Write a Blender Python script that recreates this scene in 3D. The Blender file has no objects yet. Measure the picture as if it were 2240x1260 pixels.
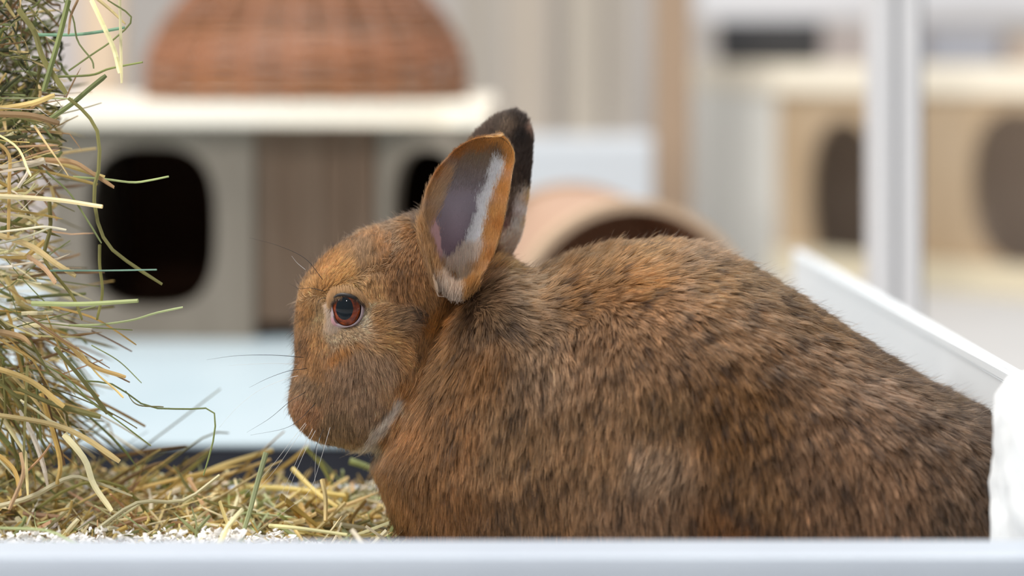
import bpy, bmesh, math, random
import numpy as np
from mathutils import Vector, kdtree
random.seed(7); RS = np.random.RandomState(7)

# ------------------------------------------------------------------ camera, world, lights, exposure
scene = bpy.context.scene
COL = scene.collection
CAMZ = 0.23                      # camera height above the tray floor
FOC = 85.0
K = 36.0 / (2240 * FOC)          # world metres per pixel per metre of depth
HY = 100.0                       # horizon row in the photograph
cam_d = bpy.data.cameras.new('camera'); cam = bpy.data.objects.new('camera', cam_d); COL.objects.link(cam)
cam.location = (0, 0, CAMZ); cam.rotation_euler = (math.pi / 2, 0, 0)
cam_d.lens = FOC; cam_d.sensor_width = 36; cam_d.shift_y = -(630 - HY) / 2240
cam_d.clip_start = 0.05
cam_d.dof.use_dof = True; cam_d.dof.focus_distance = 1.043; cam_d.dof.aperture_fstop = 3.7
scene.camera = cam
w = bpy.data.worlds.new('world'); scene.world = w; w.use_nodes = True
bg = w.node_tree.nodes['Background']; bg.inputs[0].default_value = (0.93, 0.96, 1.0, 1); bg.inputs[1].default_value = 0.44

def area(name, loc, target, sx, sy, power, col):
    l = bpy.data.lights.new(name, 'AREA'); l.shape = 'RECTANGLE'; l.size = sx; l.size_y = sy; l.energy = power; l.color = col
    o = bpy.data.objects.new(name, l); COL.objects.link(o); o.location = loc
    o.rotation_euler = (Vector(target) - Vector(loc)).to_track_quat('-Z', 'Y').to_euler()
    return o
area('skylight', (-0.5, 1.3, 2.3), (0, 1.4, 0), 0.9, 0.8, 52, (1.0, 0.98, 0.95))
area('window_light', (-2.0, -0.1, 1.6), (0, 1.1, 0.05), 0.6, 0.6, 50, (1.0, 0.97, 0.93))
area('rear_fill', (0.9, 2.9, 2.3), (0.3, 3.2, 0), 1.2, 1.2, 27, (1.0, 0.98, 0.96))  # added fill to brighten the far background, not a lamp of the room
area('small_light', (-0.15, -0.75, 1.2), (-0.07, 1.05, 0.1), 0.09, 0.09, 4.0, (1, 0.98, 0.95))  # small light high behind the camera, aimed at the head
vs = scene.view_settings
vs.view_transform = 'Standard'; vs.look = 'None'; vs.gamma = 1; vs.use_curve_mapping = False; vs.exposure = 0.0

# ------------------------------------------------------------------ helpers
def P(px, py, d):
    return (px - 1120) * K * d, d, CAMZ - (py - HY) * K * d
def lin(c):
    c = np.asarray(c, float) / 255.0
    return np.where(c <= 0.04045, c / 12.92, ((c + 0.055) / 1.055) ** 2.4)
def L4(c): return tuple(lin(c)) + (1.0,)
MATS = {}
def mat(name, col, rough=0.6, spec=0.4, noise=None, bump=None, coat=0, wave=None, trans=None):
    """plain procedural material; noise=(scale, second colour, amount, stretch xyz)"""
    if name in MATS: return MATS[name]
    m = bpy.data.materials.new(name); m.use_nodes = True; nt = m.node_tree; b = nt.nodes['Principled BSDF']
    b.inputs['Base Color'].default_value = L4(col); b.inputs['Roughness'].default_value = rough
    b.inputs['Specular IOR Level'].default_value = spec; b.inputs['Coat Weight'].default_value = coat
    tc = nt.nodes.new('ShaderNodeTexCoord')
    if noise:
        mp = nt.nodes.new('ShaderNodeMapping'); mp.inputs['Scale'].default_value = noise[3]
        nt.links.new(tc.outputs['Object'], mp.inputs[0])
        n = nt.nodes.new('ShaderNodeTexNoise'); n.inputs['Scale'].default_value = noise[0]; n.inputs['Detail'].default_value = 5
        nt.links.new(mp.outputs[0], n.inputs['Vector'])
        r = nt.nodes.new('ShaderNodeValToRGB')
        r.color_ramp.elements[0].position = 0.5 - 0.5 * noise[2] + 0.1; r.color_ramp.elements[0].color = L4(col)
        r.color_ramp.elements[1].position = 0.75; r.color_ramp.elements[1].color = L4(noise[1])
        nt.links.new(n.outputs[0], r.inputs[0]); nt.links.new(r.outputs[0], b.inputs['Base Color'])
        if bump:
            bp = nt.nodes.new('ShaderNodeBump'); bp.inputs['Strength'].default_value = bump; bp.inputs['Distance'].default_value = 0.002
            nt.links.new(n.outputs[0], bp.inputs['Height']); nt.links.new(bp.outputs[0], b.inputs['Normal'])
    MATS[name] = m; return m
def attr_mat(name, rough=0.6, spec=0.3, transl=0.0):
    m = bpy.data.materials.new(name); m.use_nodes = True; nt = m.node_tree; b = nt.nodes['Principled BSDF']
    a = nt.nodes.new('ShaderNodeAttribute'); a.attribute_name = 'tint'
    nt.links.new(a.outputs['Color'], b.inputs['Base Color'])
    b.inputs['Roughness'].default_value = rough; b.inputs['Specular IOR Level'].default_value = spec
    if transl:
        t = nt.nodes.new('ShaderNodeBsdfTranslucent'); nt.links.new(a.outputs['Color'], t.inputs[0])
        mx = nt.nodes.new('ShaderNodeMixShader'); mx.inputs[0].default_value = transl
        nt.links.new(b.outputs[0], mx.inputs[1]); nt.links.new(t.outputs[0], mx.inputs[2])
        nt.links.new(mx.outputs[0], nt.nodes['Material Output'].inputs[0])
    return m
def tag(o, label=None, cat=None, group=None, kind=None):
    if label: o['label'] = label
    if cat: o['category'] = cat
    if group: o['group'] = group
    if kind: o['kind'] = kind
    return o
def empty(name, loc):
    o = bpy.data.objects.new(name, None); COL.objects.link(o); o.location = loc; o.empty_display_size = 0.02; return o
def wloc(o):
    v = Vector((0, 0, 0))
    while o is not None: v = v + o.location; o = o.parent
    return v
def link(name, me, m=None, parent=None, loc=None, smooth=False):
    """verts of me are in world space; they are re-based to the parent (or loc)"""
    o = bpy.data.objects.new(name, me); COL.objects.link(o)
    base = wloc(parent) if parent else Vector(loc or (0, 0, 0))
    co = np.empty(len(me.vertices) * 3, np.float32); me.vertices.foreach_get('co', co)
    co = co.reshape(-1, 3) - np.array(base, np.float32); me.vertices.foreach_set('co', co.ravel())
    if parent: o.parent = parent
    else: o.location = base
    if m: me.materials.append(m)
    if smooth: me.polygons.foreach_set('use_smooth', [True] * len(me.polygons))
    me.update(); return o
def obj(name, bm, m=None, parent=None, loc=None, smooth=False):
    me = bpy.data.meshes.new(name); bm.to_mesh(me); bm.free()
    return link(name, me, m, parent, loc, smooth)
def raw(name, v, f, m=None, parent=None, loc=None, smooth=False, tint=None):
    me = bpy.data.meshes.new(name)
    me.from_pydata([tuple(x) for x in np.asarray(v, float)], [], [tuple(int(i) for i in x) for x in f])
    if tint is not None:
        a = me.color_attributes.new('tint', 'FLOAT_COLOR', 'POINT')
        c = np.ones((len(v), 4), np.float32); c[:, :3] = tint; a.data.foreach_set('color', c.ravel())
    return link(name, me, m, parent, loc, smooth)
def bx(bm, lo, hi, bev=0.0, rot=None, piv=None):
    r = bmesh.ops.create_cube(bm, size=1)
    vs_ = r['verts']
    c = [(a + b) / 2 for a, b in zip(lo, hi)]; s = [b - a for a, b in zip(lo, hi)]
    for v in vs_: v.co = Vector((v.co.x * s[0] + c[0], v.co.y * s[1] + c[1], v.co.z * s[2] + c[2]))
    if bev:
        es = list({e for v in vs_ for e in v.link_edges})
        bmesh.ops.bevel(bm, geom=es, offset=bev, segments=2, affect='EDGES', profile=0.6)
def prism(bm, pts, z0, z1):
    """horizontal outline pts [(x,y)] extruded from z0 to z1"""
    a = [bm.verts.new((x, y, z0)) for x, y in pts]; b = [bm.verts.new((x, y, z1)) for x, y in pts]
    bm.faces.new(a[::-1]); bm.faces.new(b); n = len(pts)
    for i in range(n): bm.faces.new((a[i], a[(i + 1) % n], b[(i + 1) % n], b[i]))
def panel_hole(p0, p1, z0, z1, thick, holes):
    """upright panel from p0 to p1 (x,y) with holes given as loops of (s,z), s = metres along the panel"""
    bm = bmesh.new(); d = Vector((p1[0] - p0[0], p1[1] - p0[1], 0)); Ln = d.length; d.normalize(); nrm = Vector((-d.y, d.x, 0))
    loops = [[(0, z0), (Ln, z0), (Ln, z1), (0, z1)]] + holes
    es = []
    for lp in loops:
        vv = [bm.verts.new((p0[0] + d.x * s, p0[1] + d.y * s, z)) for s, z in lp]
        for i in range(len(vv)): es.append(bm.edges.new((vv[i], vv[(i + 1) % len(vv)])))
    bmesh.ops.triangle_fill(bm, use_beauty=True, use_dissolve=False, edges=es)
    r = bmesh.ops.extrude_face_region(bm, geom=list(bm.faces))
    for v in r['geom']:
        if isinstance(v, bmesh.types.BMVert): v.co += nrm * thick
    bmesh.ops.recalc_face_normals(bm, faces=bm.faces)
    return bm
def rounded(cx, cz, hx, hz, e=3.0, n=40):
    out = []
    for i in range(n):
        a = 2 * math.pi * i / n; c, s = math.cos(a), math.sin(a)
        out.append((cx + hx * math.copysign(abs(c) ** (2 / e), c), cz + hz * math.copysign(abs(s) ** (2 / e), s)))
    return out
def spline(pts, n, closed=False):
    """Catmull-Rom through pts"""
    p = np.asarray(pts, float)
    if closed: q = np.vstack([p[-1], p, p[0], p[1]])
    else: q = np.vstack([2 * p[0] - p[1], p, 2 * p[-1] - p[-2]])
    m = len(q) - 3; t = np.linspace(0, m, n, endpoint=not closed); i = np.minimum(t.astype(int), m - 1); u = (t - i)[:, None]
    a, b, c, d = q[i], q[i + 1], q[i + 2], q[i + 3]
    return 0.5 * (2 * b + (c - a) * u + (2 * a - 5 * b + 4 * c - d) * u ** 2 + (3 * b - a - 3 * c + d) * u ** 3)
def tube_geo(path, rad, k=6, off=0):
    path = np.asarray(path, float); n = len(path); rad = np.broadcast_to(rad, n)
    T = np.gradient(path, axis=0); T /= np.linalg.norm(T, axis=1)[:, None] + 1e-12
    up = np.array([0.13, 0.9, 0.41]); A = np.cross(T, up); A /= np.linalg.norm(A, axis=1)[:, None]; B = np.cross(T, A)
    an = np.arange(k) * 2 * np.pi / k
    v = path[:, None] + rad[:, None, None] * (A[:, None] * np.cos(an)[None, :, None] + B[:, None] * np.sin(an)[None, :, None])
    f = []
    for i in range(n - 1):
        for j in range(k):
            f.append((off + i * k + j, off + i * k + (j + 1) % k, off + (i + 1) * k + (j + 1) % k, off + (i + 1) * k + j))
    f.append(tuple(off + j for j in range(k))[::-1]); f.append(tuple(off + (n - 1) * k + j for j in range(k)))
    return v.reshape(-1, 3), f
def hash3(i, j, k, s=0):
    h = (i * 73856093) ^ (j * 19349663) ^ (k * 83492791) ^ (s * 2654435761 & 0xffffffff)
    h = (h ^ (h >> 13)) * 1274126177 & 0x7fffffff; h = (h ^ (h >> 11)) * 668265263 & 0x7fffffff
    return (h % 100003) / 100003.0
def vnoise(p, scale, s=0):
    q = p * scale + 1000.0; i = np.floor(q).astype(np.int64); f = q - i; f = f * f * (3 - 2 * f); o = 0
    for a in (0, 1):
        for b in (0, 1):
            for c in (0, 1):
                wt = (f[:, 0] if a else 1 - f[:, 0]) * (f[:, 1] if b else 1 - f[:, 1]) * (f[:, 2] if c else 1 - f[:, 2])
                o = o + wt * hash3(i[:, 0] + a, i[:, 1] + b, i[:, 2] + c, s)
    return o

# ------------------------------------------------------------------ setting: floor, back wall, platform
FZ = -0.06
M_floor = mat('pale grey floor', (204, 203, 202), 0.55, 0.3, (6, (188, 187, 186), 0.8, (1, 1, 1)))
M_wall = mat('off white wall', (196, 190, 184), 0.8, 0.2, (3, (184, 178, 172), 0.8, (1, 1, 1)))
bm = bmesh.new(); bx(bm, (-3.5, -1.0, FZ - 0.05), (3.5, 4.3, FZ)); tag(obj('floor', bm, M_floor), kind='structure')
bm = bmesh.new(); bx(bm, (-3.5, 4.3, FZ - 0.05), (3.5, 4.4, 2.6)); tag(obj('wall_back', bm, M_wall), kind='structure')

# pale raised board the corner house stands on, with a dark edge strip
M_board = mat('blue white laminate', (196, 211, 219), 0.35, 0.5, (9, (184, 202, 210), 0.8, (1, 1, 1)), 0.3)
M_dark = mat('charcoal rubber', (66, 68, 76), 0.8, 0.2, (20, (52, 53, 60), 0.8, (1, 1, 1)))
base = tag(empty('raised_platform', (-0.3, 1.4, FZ)), 'pale blue white raised board with charcoal edge strip under the two-hole wooden house', 'platform')
bm = bmesh.new(); bx(bm, (-1.1, 1.40, -0.003), (-0.03, 2.75, 0.0), 0.001); obj('platform_top', bm, M_board, base)
bm = bmesh.new(); bx(bm, (-1.1, 1.402, FZ), (-0.032, 2.74, -0.0035)); obj('edge_strip', bm, M_dark, base)
bm = bmesh.new(); bx(bm, (-1.1, 1.19, FZ), (0.12, 1.40, FZ + 0.012), 0.002)
tag(obj('rubber_mat', bm, M_dark, loc=(-0.3, 1.3, FZ)), 'dark grey rubber mat strip between the rabbit tray and the pale board', 'mat')

# ------------------------------------------------------------------ tray in which the rabbit sits
M_tray = mat('white plastic', (190, 198, 208), 0.4, 0.4, (14, (182, 190, 201), 0.8, (1, 1, 1)))
tray = tag(empty('rabbit_tray', (0, 1.0, FZ)), 'pale grey white shallow tray with thick front rim holding the rabbit and hay', 'tray')
bm = bmesh.new(); bx(bm, (-0.62, 0.86, FZ), (0.26, 1.185, 0.0)); obj('tray_base', bm, M_tray, tray)
bm = bmesh.new(); bx(bm, (-0.62, 0.852, FZ), (0.40, 0.884, 0.050), 0.004); obj('front_rim', bm, M_tray, tray)
bm = bmesh.new(); bx(bm, (-0.62, 1.172, FZ + 0.01), (0.20, 1.184, 0.0155), 0.002); obj('rear_rim', bm, M_tray, tray)

# receding white side panel behind the rabbit
M_white = mat('white enamel panel', (246, 250, 252), 0.3, 0.5, (10, (242, 247, 250), 0.8, (1, 1, 1)))
sp = tag(empty('side_panel', (0.205, 1.2, FZ)), 'white low panel with a raised lip receding behind the brown rabbit', 'panel')
def wall_x(d): return 0.2125 + (d - 1.06) * (-0.0195 / 0.59)
bm = bmesh.new()
prism(bm, [(wall_x(0.886), 0.886), (wall_x(0.886) + 0.004, 0.886), (wall_x(1.66) + 0.004, 1.66), (wall_x(1.66), 1.66)], FZ + 0.0, 0.084)
obj('panel_sheet', bm, M_white, sp)
bm = bmesh.new()
prism(bm, [(wall_x(0.886) - 0.0008, 0.886), (wall_x(0.886) + 0.007, 0.886), (wall_x(1.66) + 0.007, 1.66), (wall_x(1.66) - 0.0008, 1.66)], 0.084, 0.0905)
bmesh.ops.bevel(bm, geom=list(bm.edges), offset=0.0015, segments=2, affect='EDGES')
obj('panel_lip', bm, M_white, sp)

# ------------------------------------------------------------------ corner house with two holes (behind, blurred)
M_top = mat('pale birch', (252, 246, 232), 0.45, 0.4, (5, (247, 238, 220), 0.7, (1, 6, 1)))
M_front = mat('shaded birch front', (137, 128, 116), 0.6, 0.3, (7, (120, 111, 99), 0.7, (4, 4, 0.7)))  # shade below the board overhang is put into this darker panel colour
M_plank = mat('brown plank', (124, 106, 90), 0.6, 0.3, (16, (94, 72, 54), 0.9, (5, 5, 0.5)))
M_in = mat('shade brown interior', (88, 62, 48), 0.9, 0.1)  # brown chosen to deepen the shade inside the holes
def W2(px, d): return ((px - 1120) * K * d, d)
hs = tag(empty('corner_house', (-0.2, 2.0, 0)), 'low wooden rabbit house with pale top board and two rounded entrance holes', 'pet house')
zt = 0.1675
A, B_, C_, D_ = W2(108, 1.89), W2(556, 1.89), W2(822, 1.90), W2(1034, 1.85)
def sz(p0, p1, pxl, pxr, pyt, pyb, e=3.0):
    """hole spanning the given pixel box on the panel p0-p1"""
    Ln = math.hypot(p1[0] - p0[0], p1[1] - p0[1])
    def hit(px):
        m = (px - 1120) * K; t = (m * p0[1] - p0[0]) / ((p1[0] - p0[0]) - m * (p1[1] - p0[1])); return t * Ln, p0[1] + t * (p1[1] - p0[1])
    (s0, d0), (s1, d1) = hit(pxl), hit(pxr); dm = (d0 + d1) / 2
    z1 = CAMZ - (pyt - HY) * K * dm; z0_ = CAMZ - (pyb - HY) * K * dm
    return rounded((s0 + s1) / 2, (z0_ + z1) / 2, abs(s1 - s0) / 2, abs(z1 - z0_) / 2, e)
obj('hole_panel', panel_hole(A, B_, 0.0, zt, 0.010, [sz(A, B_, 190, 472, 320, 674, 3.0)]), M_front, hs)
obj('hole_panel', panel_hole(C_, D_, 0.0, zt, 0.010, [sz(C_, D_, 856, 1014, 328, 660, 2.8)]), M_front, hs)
pxs = [558, 613, 662, 704, 766, 822]
for i in range(5):
    a = W2(pxs[i], 1.897 + 0.002 * (i % 2)); b = W2(pxs[i + 1] - 3, 1.897 + 0.002 * (i % 2))
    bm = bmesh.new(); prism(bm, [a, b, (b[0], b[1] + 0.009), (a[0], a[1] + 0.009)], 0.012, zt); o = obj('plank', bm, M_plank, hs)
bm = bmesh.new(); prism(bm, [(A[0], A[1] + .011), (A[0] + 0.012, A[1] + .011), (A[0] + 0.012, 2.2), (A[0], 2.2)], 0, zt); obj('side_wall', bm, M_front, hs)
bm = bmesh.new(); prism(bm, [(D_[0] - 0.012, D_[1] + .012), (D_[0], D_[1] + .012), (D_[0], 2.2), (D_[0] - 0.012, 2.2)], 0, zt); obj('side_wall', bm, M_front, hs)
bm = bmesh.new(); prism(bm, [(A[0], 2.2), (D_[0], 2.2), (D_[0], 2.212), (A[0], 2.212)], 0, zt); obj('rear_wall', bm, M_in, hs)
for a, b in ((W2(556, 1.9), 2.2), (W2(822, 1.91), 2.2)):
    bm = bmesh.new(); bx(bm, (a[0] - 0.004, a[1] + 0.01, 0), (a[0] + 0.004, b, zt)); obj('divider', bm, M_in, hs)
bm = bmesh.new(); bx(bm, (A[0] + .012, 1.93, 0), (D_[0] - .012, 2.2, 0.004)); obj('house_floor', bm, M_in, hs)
bm = bmesh.new()
tp = [(A[0] - 0.03, 1.865), W2(975, 1.865), (W2(1066, 1.81)[0], 1.81), (D_[0] + 0.016, 1.87), (D_[0] + 0.016, 2.24), (A[0] - 0.03, 2.24)]
prism(bm, tp, zt, zt + 0.0175); bmesh.ops.bevel(bm, geom=list(bm.edges), offset=0.002, segments=2, affect='EDGES')
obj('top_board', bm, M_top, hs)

# ------------------------------------------------------------------ wicker dome on the house (woven strands around stakes)
def wicker_mat():
    m = bpy.data.materials.new('brown willow'); m.use_nodes = True; nt = m.node_tree; b = nt.nodes['Principled BSDF']
    a = nt.nodes.new('ShaderNodeAttribute'); a.attribute_name = 'tint'; nt.links.new(a.outputs['Color'], b.inputs['Base Color'])
    b.inputs['Roughness'].default_value = 0.45; return m
M_wick = wicker_mat()
dc = (P(672, 200, 2.06)[0], 2.06); zb = zt + 0.018; R0 = 0.136
dome = tag(empty('wicker_dome', (dc[0], dc[1], zb)), 'reddish brown wicker dome woven in rows standing on the pale top board', 'wicker dome')
def dome_r(z):    # radius at height above base
    h = 0.126; t = min(max(z / h, 0), 1); return R0 * (1 - t ** 2.0) ** (1 / 2.0) * (1 - 0.03 * math.exp(-(z / 0.02) ** 2) + 0.02)
NST = 22
nrow = 27
for r_ in range(nrow):
    z = 0.0035 + r_ * 0.0059; rr = dome_r(z)
    if rr < 0.015: break
    n = 132; th = np.arange(n) * 2 * np.pi / n
    wob = 0.0015 * np.cos(th * NST / 2 + np.pi * (r_ % 2)) * (1 if rr > 0.05 else 0.4)
    path = np.stack([dc[0] + (rr + wob) * np.cos(th), dc[1] + (rr + wob) * np.sin(th), zb + z + 0.0007 * np.sin(th * 3 + r_)], 1)
    k = 6; an = np.arange(k) * 2 * np.pi / k; v = []
    rad = np.stack([np.cos(th), np.sin(th), 0 * th], 1)
    vv = path[:, None] + 0.0023 * rad[:, None] * np.cos(an)[None, :, None] + np.array([0, 0, 0.0025]) * np.sin(an)[None, :, None]
    f = [(i * k + j, i * k + (j + 1) % k, ((i + 1) % n) * k + (j + 1) % k, ((i + 1) % n) * k + j) for i in range(n) for j in range(k)]
    c = lin((150, 103, 71)) * RS.uniform(0.6, 1.2) * np.array([1, RS.uniform(.95, 1.05), RS.uniform(.9, 1.05)])
    cc = c[None] * (0.9 + 0.25 * vnoise(path * 1.0, 40)[:, None]); cc = np.repeat(cc, k, 0)
    raw('woven_row', vv.reshape(-1, 3), f, M_wick, dome, smooth=True, tint=cc)
for s in range(NST):
    a = 2 * math.pi * (s + 0.5) / NST
    pth = [(dc[0] + dome_r(z) * math.cos(a), dc[1] + dome_r(z) * math.sin(a), zb + z) for z in np.linspace(0.0, 0.1245, 14)]
    v, f = tube_geo(pth, 0.0026, 6); raw('stake', v, f, M_wick, dome, smooth=True, tint=np.tile(lin((150, 96, 64)), (len(v), 1)))

# ------------------------------------------------------------------ wooden tunnel
M_tun = mat('salmon bent wood', (190, 158, 136), 0.5, 0.3, (6, (180, 146, 124), 0.7, (1, 1, 1)))
M_rim = mat('pale rim wood', (202, 174, 146), 0.5, 0.3)
M_tin = mat('tunnel inside brown', (168, 128, 100), 0.7, 0.2, (8, (150, 112, 86), 0.7, (1, 1, 1)))
c0 = Vector((P(1384, 700, 1.72)[0], 1.72, FZ + 0.0905)); ax = Vector((-0.045, 0.24, 0)).normalized(); sd = Vector((ax.y, -ax.x, 0))
tun = tag(empty('round_tunnel', (c0.x, c0.y, FZ)), 'salmon wooden round tunnel with pale rim, its open end rising behind the rabbit back', 'tunnel')
def ringtube(r0, r1, s0, s1, n=64):
    bm = bmesh.new(); rings = []
    for r, s in ((r0, s0), (r1, s0), (r1, s1), (r0, s1)):
        rings.append([bm.verts.new(c0 + ax * s + sd * (r * math.cos(2 * math.pi * i / n)) + Vector((0, 0, r * math.sin(2 * math.pi * i / n)))) for i in range(n)])
    for q in range(4):
        a, b = rings[q], rings[(q + 1) % 4]
        for i in range(n): bm.faces.new((a[i], a[(i + 1) % n], b[(i + 1) % n], b[i]))
    bmesh.ops.recalc_face_normals(bm, faces=bm.faces); return bm
obj('tunnel_wall', ringtube(0.0835, 0.0865, 0.004, 0.21), M_tun, tun, smooth=False)
obj('tunnel_lining', ringtube(0.0825, 0.0835, 0.004, 0.21), M_tin, tun)
obj('rim', ringtube(0.0828, 0.0900, -0.006, 0.012), M_rim, tun)
obj('rim', ringtube(0.0828, 0.0900, 0.202, 0.214), M_rim, tun)
obj('added_end_disc', ringtube(0.001, 0.0825, 0.198, 0.202), M_tin, tun)  # added disc closing the far end so the inside stays dark

# ------------------------------------------------------------------ slat fence and posts behind
M_sl = [mat('beige slat', (180, 170, 156), 0.6), mat('grey beige slat', (172, 163, 152), 0.6), mat('warm slat', (180, 168, 154), 0.6)]
M_pinkpost = mat('brown timber post', (182, 156, 132), 0.6, 0.3, (4, (160, 138, 116), 0.7, (8, 8, 0.5)))
M_cool = mat('cool white board', (208, 213, 218), 0.6)
fe = tag(empty('slat_fence', (P(1230, 0, 2.9)[0], 2.9, FZ)), 'upright beige slat fence standing on a cool white plinth behind the tunnel', 'fence')
dF = 2.9
for (a, b, mi, dd) in ((1000, 1048, 1, .02), (1052, 1096, 1, 0), (1106, 1202, 2, .0), (1214, 1240, 1, .02), (1244, 1314, 0, 0), (1320, 1384, 1, .015)):
    x0, x1 = (a - 1120) * K * dF, (b - 1120) * K * dF
    bm = bmesh.new(); bx(bm, (x0, dF + dd, FZ + 0.07), (x1, dF + dd + 0.018, 0.62), 0.003); obj('slat', bm, M_sl[mi], fe)
bm = bmesh.new(); bx(bm, ((960 - 1120) * K * dF, dF + .05, 0.52), ((1500 - 1120) * K * dF, dF + .07, 0.57), .003); obj('fence_rail', bm, M_sl[1], fe)
bm = bmesh.new(); bx(bm, ((990 - 1120) * K * 2.8, 2.84, FZ), ((1440 - 1120) * K * 2.8, 2.96, CAMZ - (300 - HY) * K * 2.84), .01); obj('plinth', bm, M_cool, fe)
def post(name, pxa, pxb, d, m, z1, label, th=0.03):
    bm = bmesh.new(); bx(bm, ((pxa - 1120) * K * d, d, FZ), ((pxb - 1120) * K * d, d + th, z1), 0.004)
    return tag(obj(name, bm, m, loc=((pxa - 1120) * K * d, d, FZ)), label, 'post', 'upright timber posts')
post('timber_post', 1432, 1512, 2.45, M_pinkpost, 0.66, 'brown square timber post rising behind the tunnel rim', 0.035)
M_tanpost = mat('tan timber post', (216, 190, 162), 0.6)
post('timber_post', 176, 262, 2.55, M_tanpost, 0.66, 'pale tan timber post behind the hay and wicker dome', 0.04)
bm = bmesh.new(); bx(bm, ((-80 - 1120) * K * 2.9, 2.9, FZ), ((172 - 1120) * K * 2.9, 2.93, 0.62), .004)
tag(obj('grey_board', bm, mat('lilac grey board', (198, 188, 184), .7), loc=(-1, 2.9, FZ)), 'dull lilac grey upright board behind the hay', 'board')

# aluminium profile post
M_alu = mat('brushed aluminium', (222, 221, 222), 0.38, 0.5); M_gro = mat('grey groove', (190, 191, 194), 0.5)
dA = 1.75; xa, xb = (1908 - 1120) * K * dA, (2012 - 1120) * K * dA; xm = (xa + xb) / 2; hw = (xb - xa) / 2
pr = tag(empty('aluminium_post', (xm, dA, FZ)), 'upright pale aluminium profile post with grooves beside the tan shelter', 'post')
bm = bmesh.new()
u = hw
sec = [(-u, -u), (-.16 * u, -u), (-.16 * u, -.85 * u), (-.3 * u, -.7 * u), (.3 * u, -.7 * u), (.16 * u, -.85 * u), (.16 * u, -u), (u, -u),
       (u, -.3 * u), (.8 * u, -.3 * u), (.8 * u, .3 * u), (u, .3 * u), (u, u), (-u, u), (-u, .3 * u), (-.8 * u, .3 * u), (-.8 * u, -.3 * u), (-u, -.3 * u)]
prism(bm, [(xm + a, dA + u + b) for a, b in sec], FZ, 0.7); bmesh.ops.recalc_face_normals(bm, faces=bm.faces)
obj('profile', bm, M_alu, pr)
bm = bmesh.new(); bx(bm, (xm - .16 * u, dA + .26 * u, FZ), (xm + .16 * u, dA + .29 * u, .69)); bx
obj('groove_strip', bm, M_gro, pr)
bm = bmesh.new(); bx(bm, (xb + 0.0002, dA + 0.2 * u, FZ), (xb + 0.003, dA + 1.8 * u, .69)); obj('side_strip', bm, mat('grey side strip', (128, 130, 136), .6), pr)  # darker grey strip along one edge of the post

# ------------------------------------------------------------------ tan shelter at the far right, with shelf top and arch holes
M_tan = mat('tan plywood', (196, 174, 146), 0.6, 0.3, (5, (180, 154, 122), 0.7, (3, 3, 0.8)))
M_cream = mat('cream board', (240, 238, 230), 0.5, 0.3)
M_shelf = mat('cream shelf', (250, 240, 220), 0.5)
M_tin2 = mat('brown grey interior', (206, 188, 174), 0.9, 0.1)
sh = tag(empty('plywood_shelter', (0.35, 2.3, FZ)), 'tan plywood shelter with arched openings and a cream shelf top beyond the aluminium post', 'pet house')
a0, a1, ab = W2(1700, 3.05), W2(2420, 2.72), W2(1522, 3.45)
zs = 0.1706
obj('hole_panel', panel_hole(a0, a1, FZ, zs, 0.010, [sz(a0, a1, 1768, 1925, 262, 610, 2.4), sz(a0, a1, 2122, 2330, 240, 580, 2.4)]), M_tan, sh)
bm = bmesh.new(); prism(bm, [a0, (a0[0] + .012, a0[1] + .012), (ab[0] + .012, ab[1]), ab], FZ, zs); obj('side_wall', bm, M_cream, sh)
dv = Vector((a1[0] - a0[0], a1[1] - a0[1])).normalized()
bk0 = (ab[0] + 0.01, ab[1]); bk1 = (a1[0] + 0.02, a1[1] + 0.38)
bm = bmesh.new(); prism(bm, [bk0, bk1, (bk1[0], bk1[1] + .01), (bk0[0], bk0[1] + .01)], FZ, zs); obj('rear_wall', bm, M_tin2, sh)
bm = bmesh.new(); prism(bm, [(a0[0] - .006, a0[1] - 0.015), (a1[0] + .03, a1[1] - 0.03), (bk1[0] + .03, bk1[1]), (ab[0] - .004, ab[1] + .02)], zs, 0.205)
bmesh.ops.bevel(bm, geom=list(bm.edges), offset=0.002, segments=2, affect='EDGES'); obj('shelf_top', bm, M_shelf, sh)
nv = Vector((dv.y, -dv.x))
q0 = (a0[0] + nv.x * .012, a0[1] + nv.y * .012); q1 = (a1[0] + nv.x * .012, a1[1] + nv.y * .012)
bm = bmesh.new(); prism(bm, [q0, q1, (a1[0] + nv.x * .001, a1[1] + nv.y * .001), (a0[0] + nv.x * .001, a0[1] + nv.y * .001)], FZ, FZ + .035); obj('base_board', bm, mat('cream base board', (226, 214, 186), .6), sh)
# dark bowl on the shelf
bw = tag(empty('food_bowl', (P(1684, 0, 3.33)[0], 3.33, 0.205)), 'charcoal grey low oval bowl standing on the cream shelf top', 'bowl')
bm = bmesh.new(); n = 40; cx, cy = bw.location.x, bw.location.y; prof = [(0.0, 0), (.90, 0), (.97, .006), (1.0, .034), (.97, .037), (.93, .034), (.88, .010), (0.0, .008)]
rr = []
for r, z in prof: rr.append([bm.verts.new((cx + .074 * r * math.cos(2 * math.pi * i / n), cy + .055 * r * math.sin(2 * math.pi * i / n), .2051 + z * 1.6)) for i in range(n)])
for q in range(len(prof) - 1):
    for i in range(n): bm.faces.new((rr[q][i], rr[q][(i + 1) % n], rr[q + 1][(i + 1) % n], rr[q + 1][i]))
bmesh.ops.remove_doubles(bm, verts=bm.verts, dist=1e-5)
obj('bowl_body', bm, mat('charcoal ceramic', (62, 62, 65), .6), bw, smooth=True)
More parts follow.
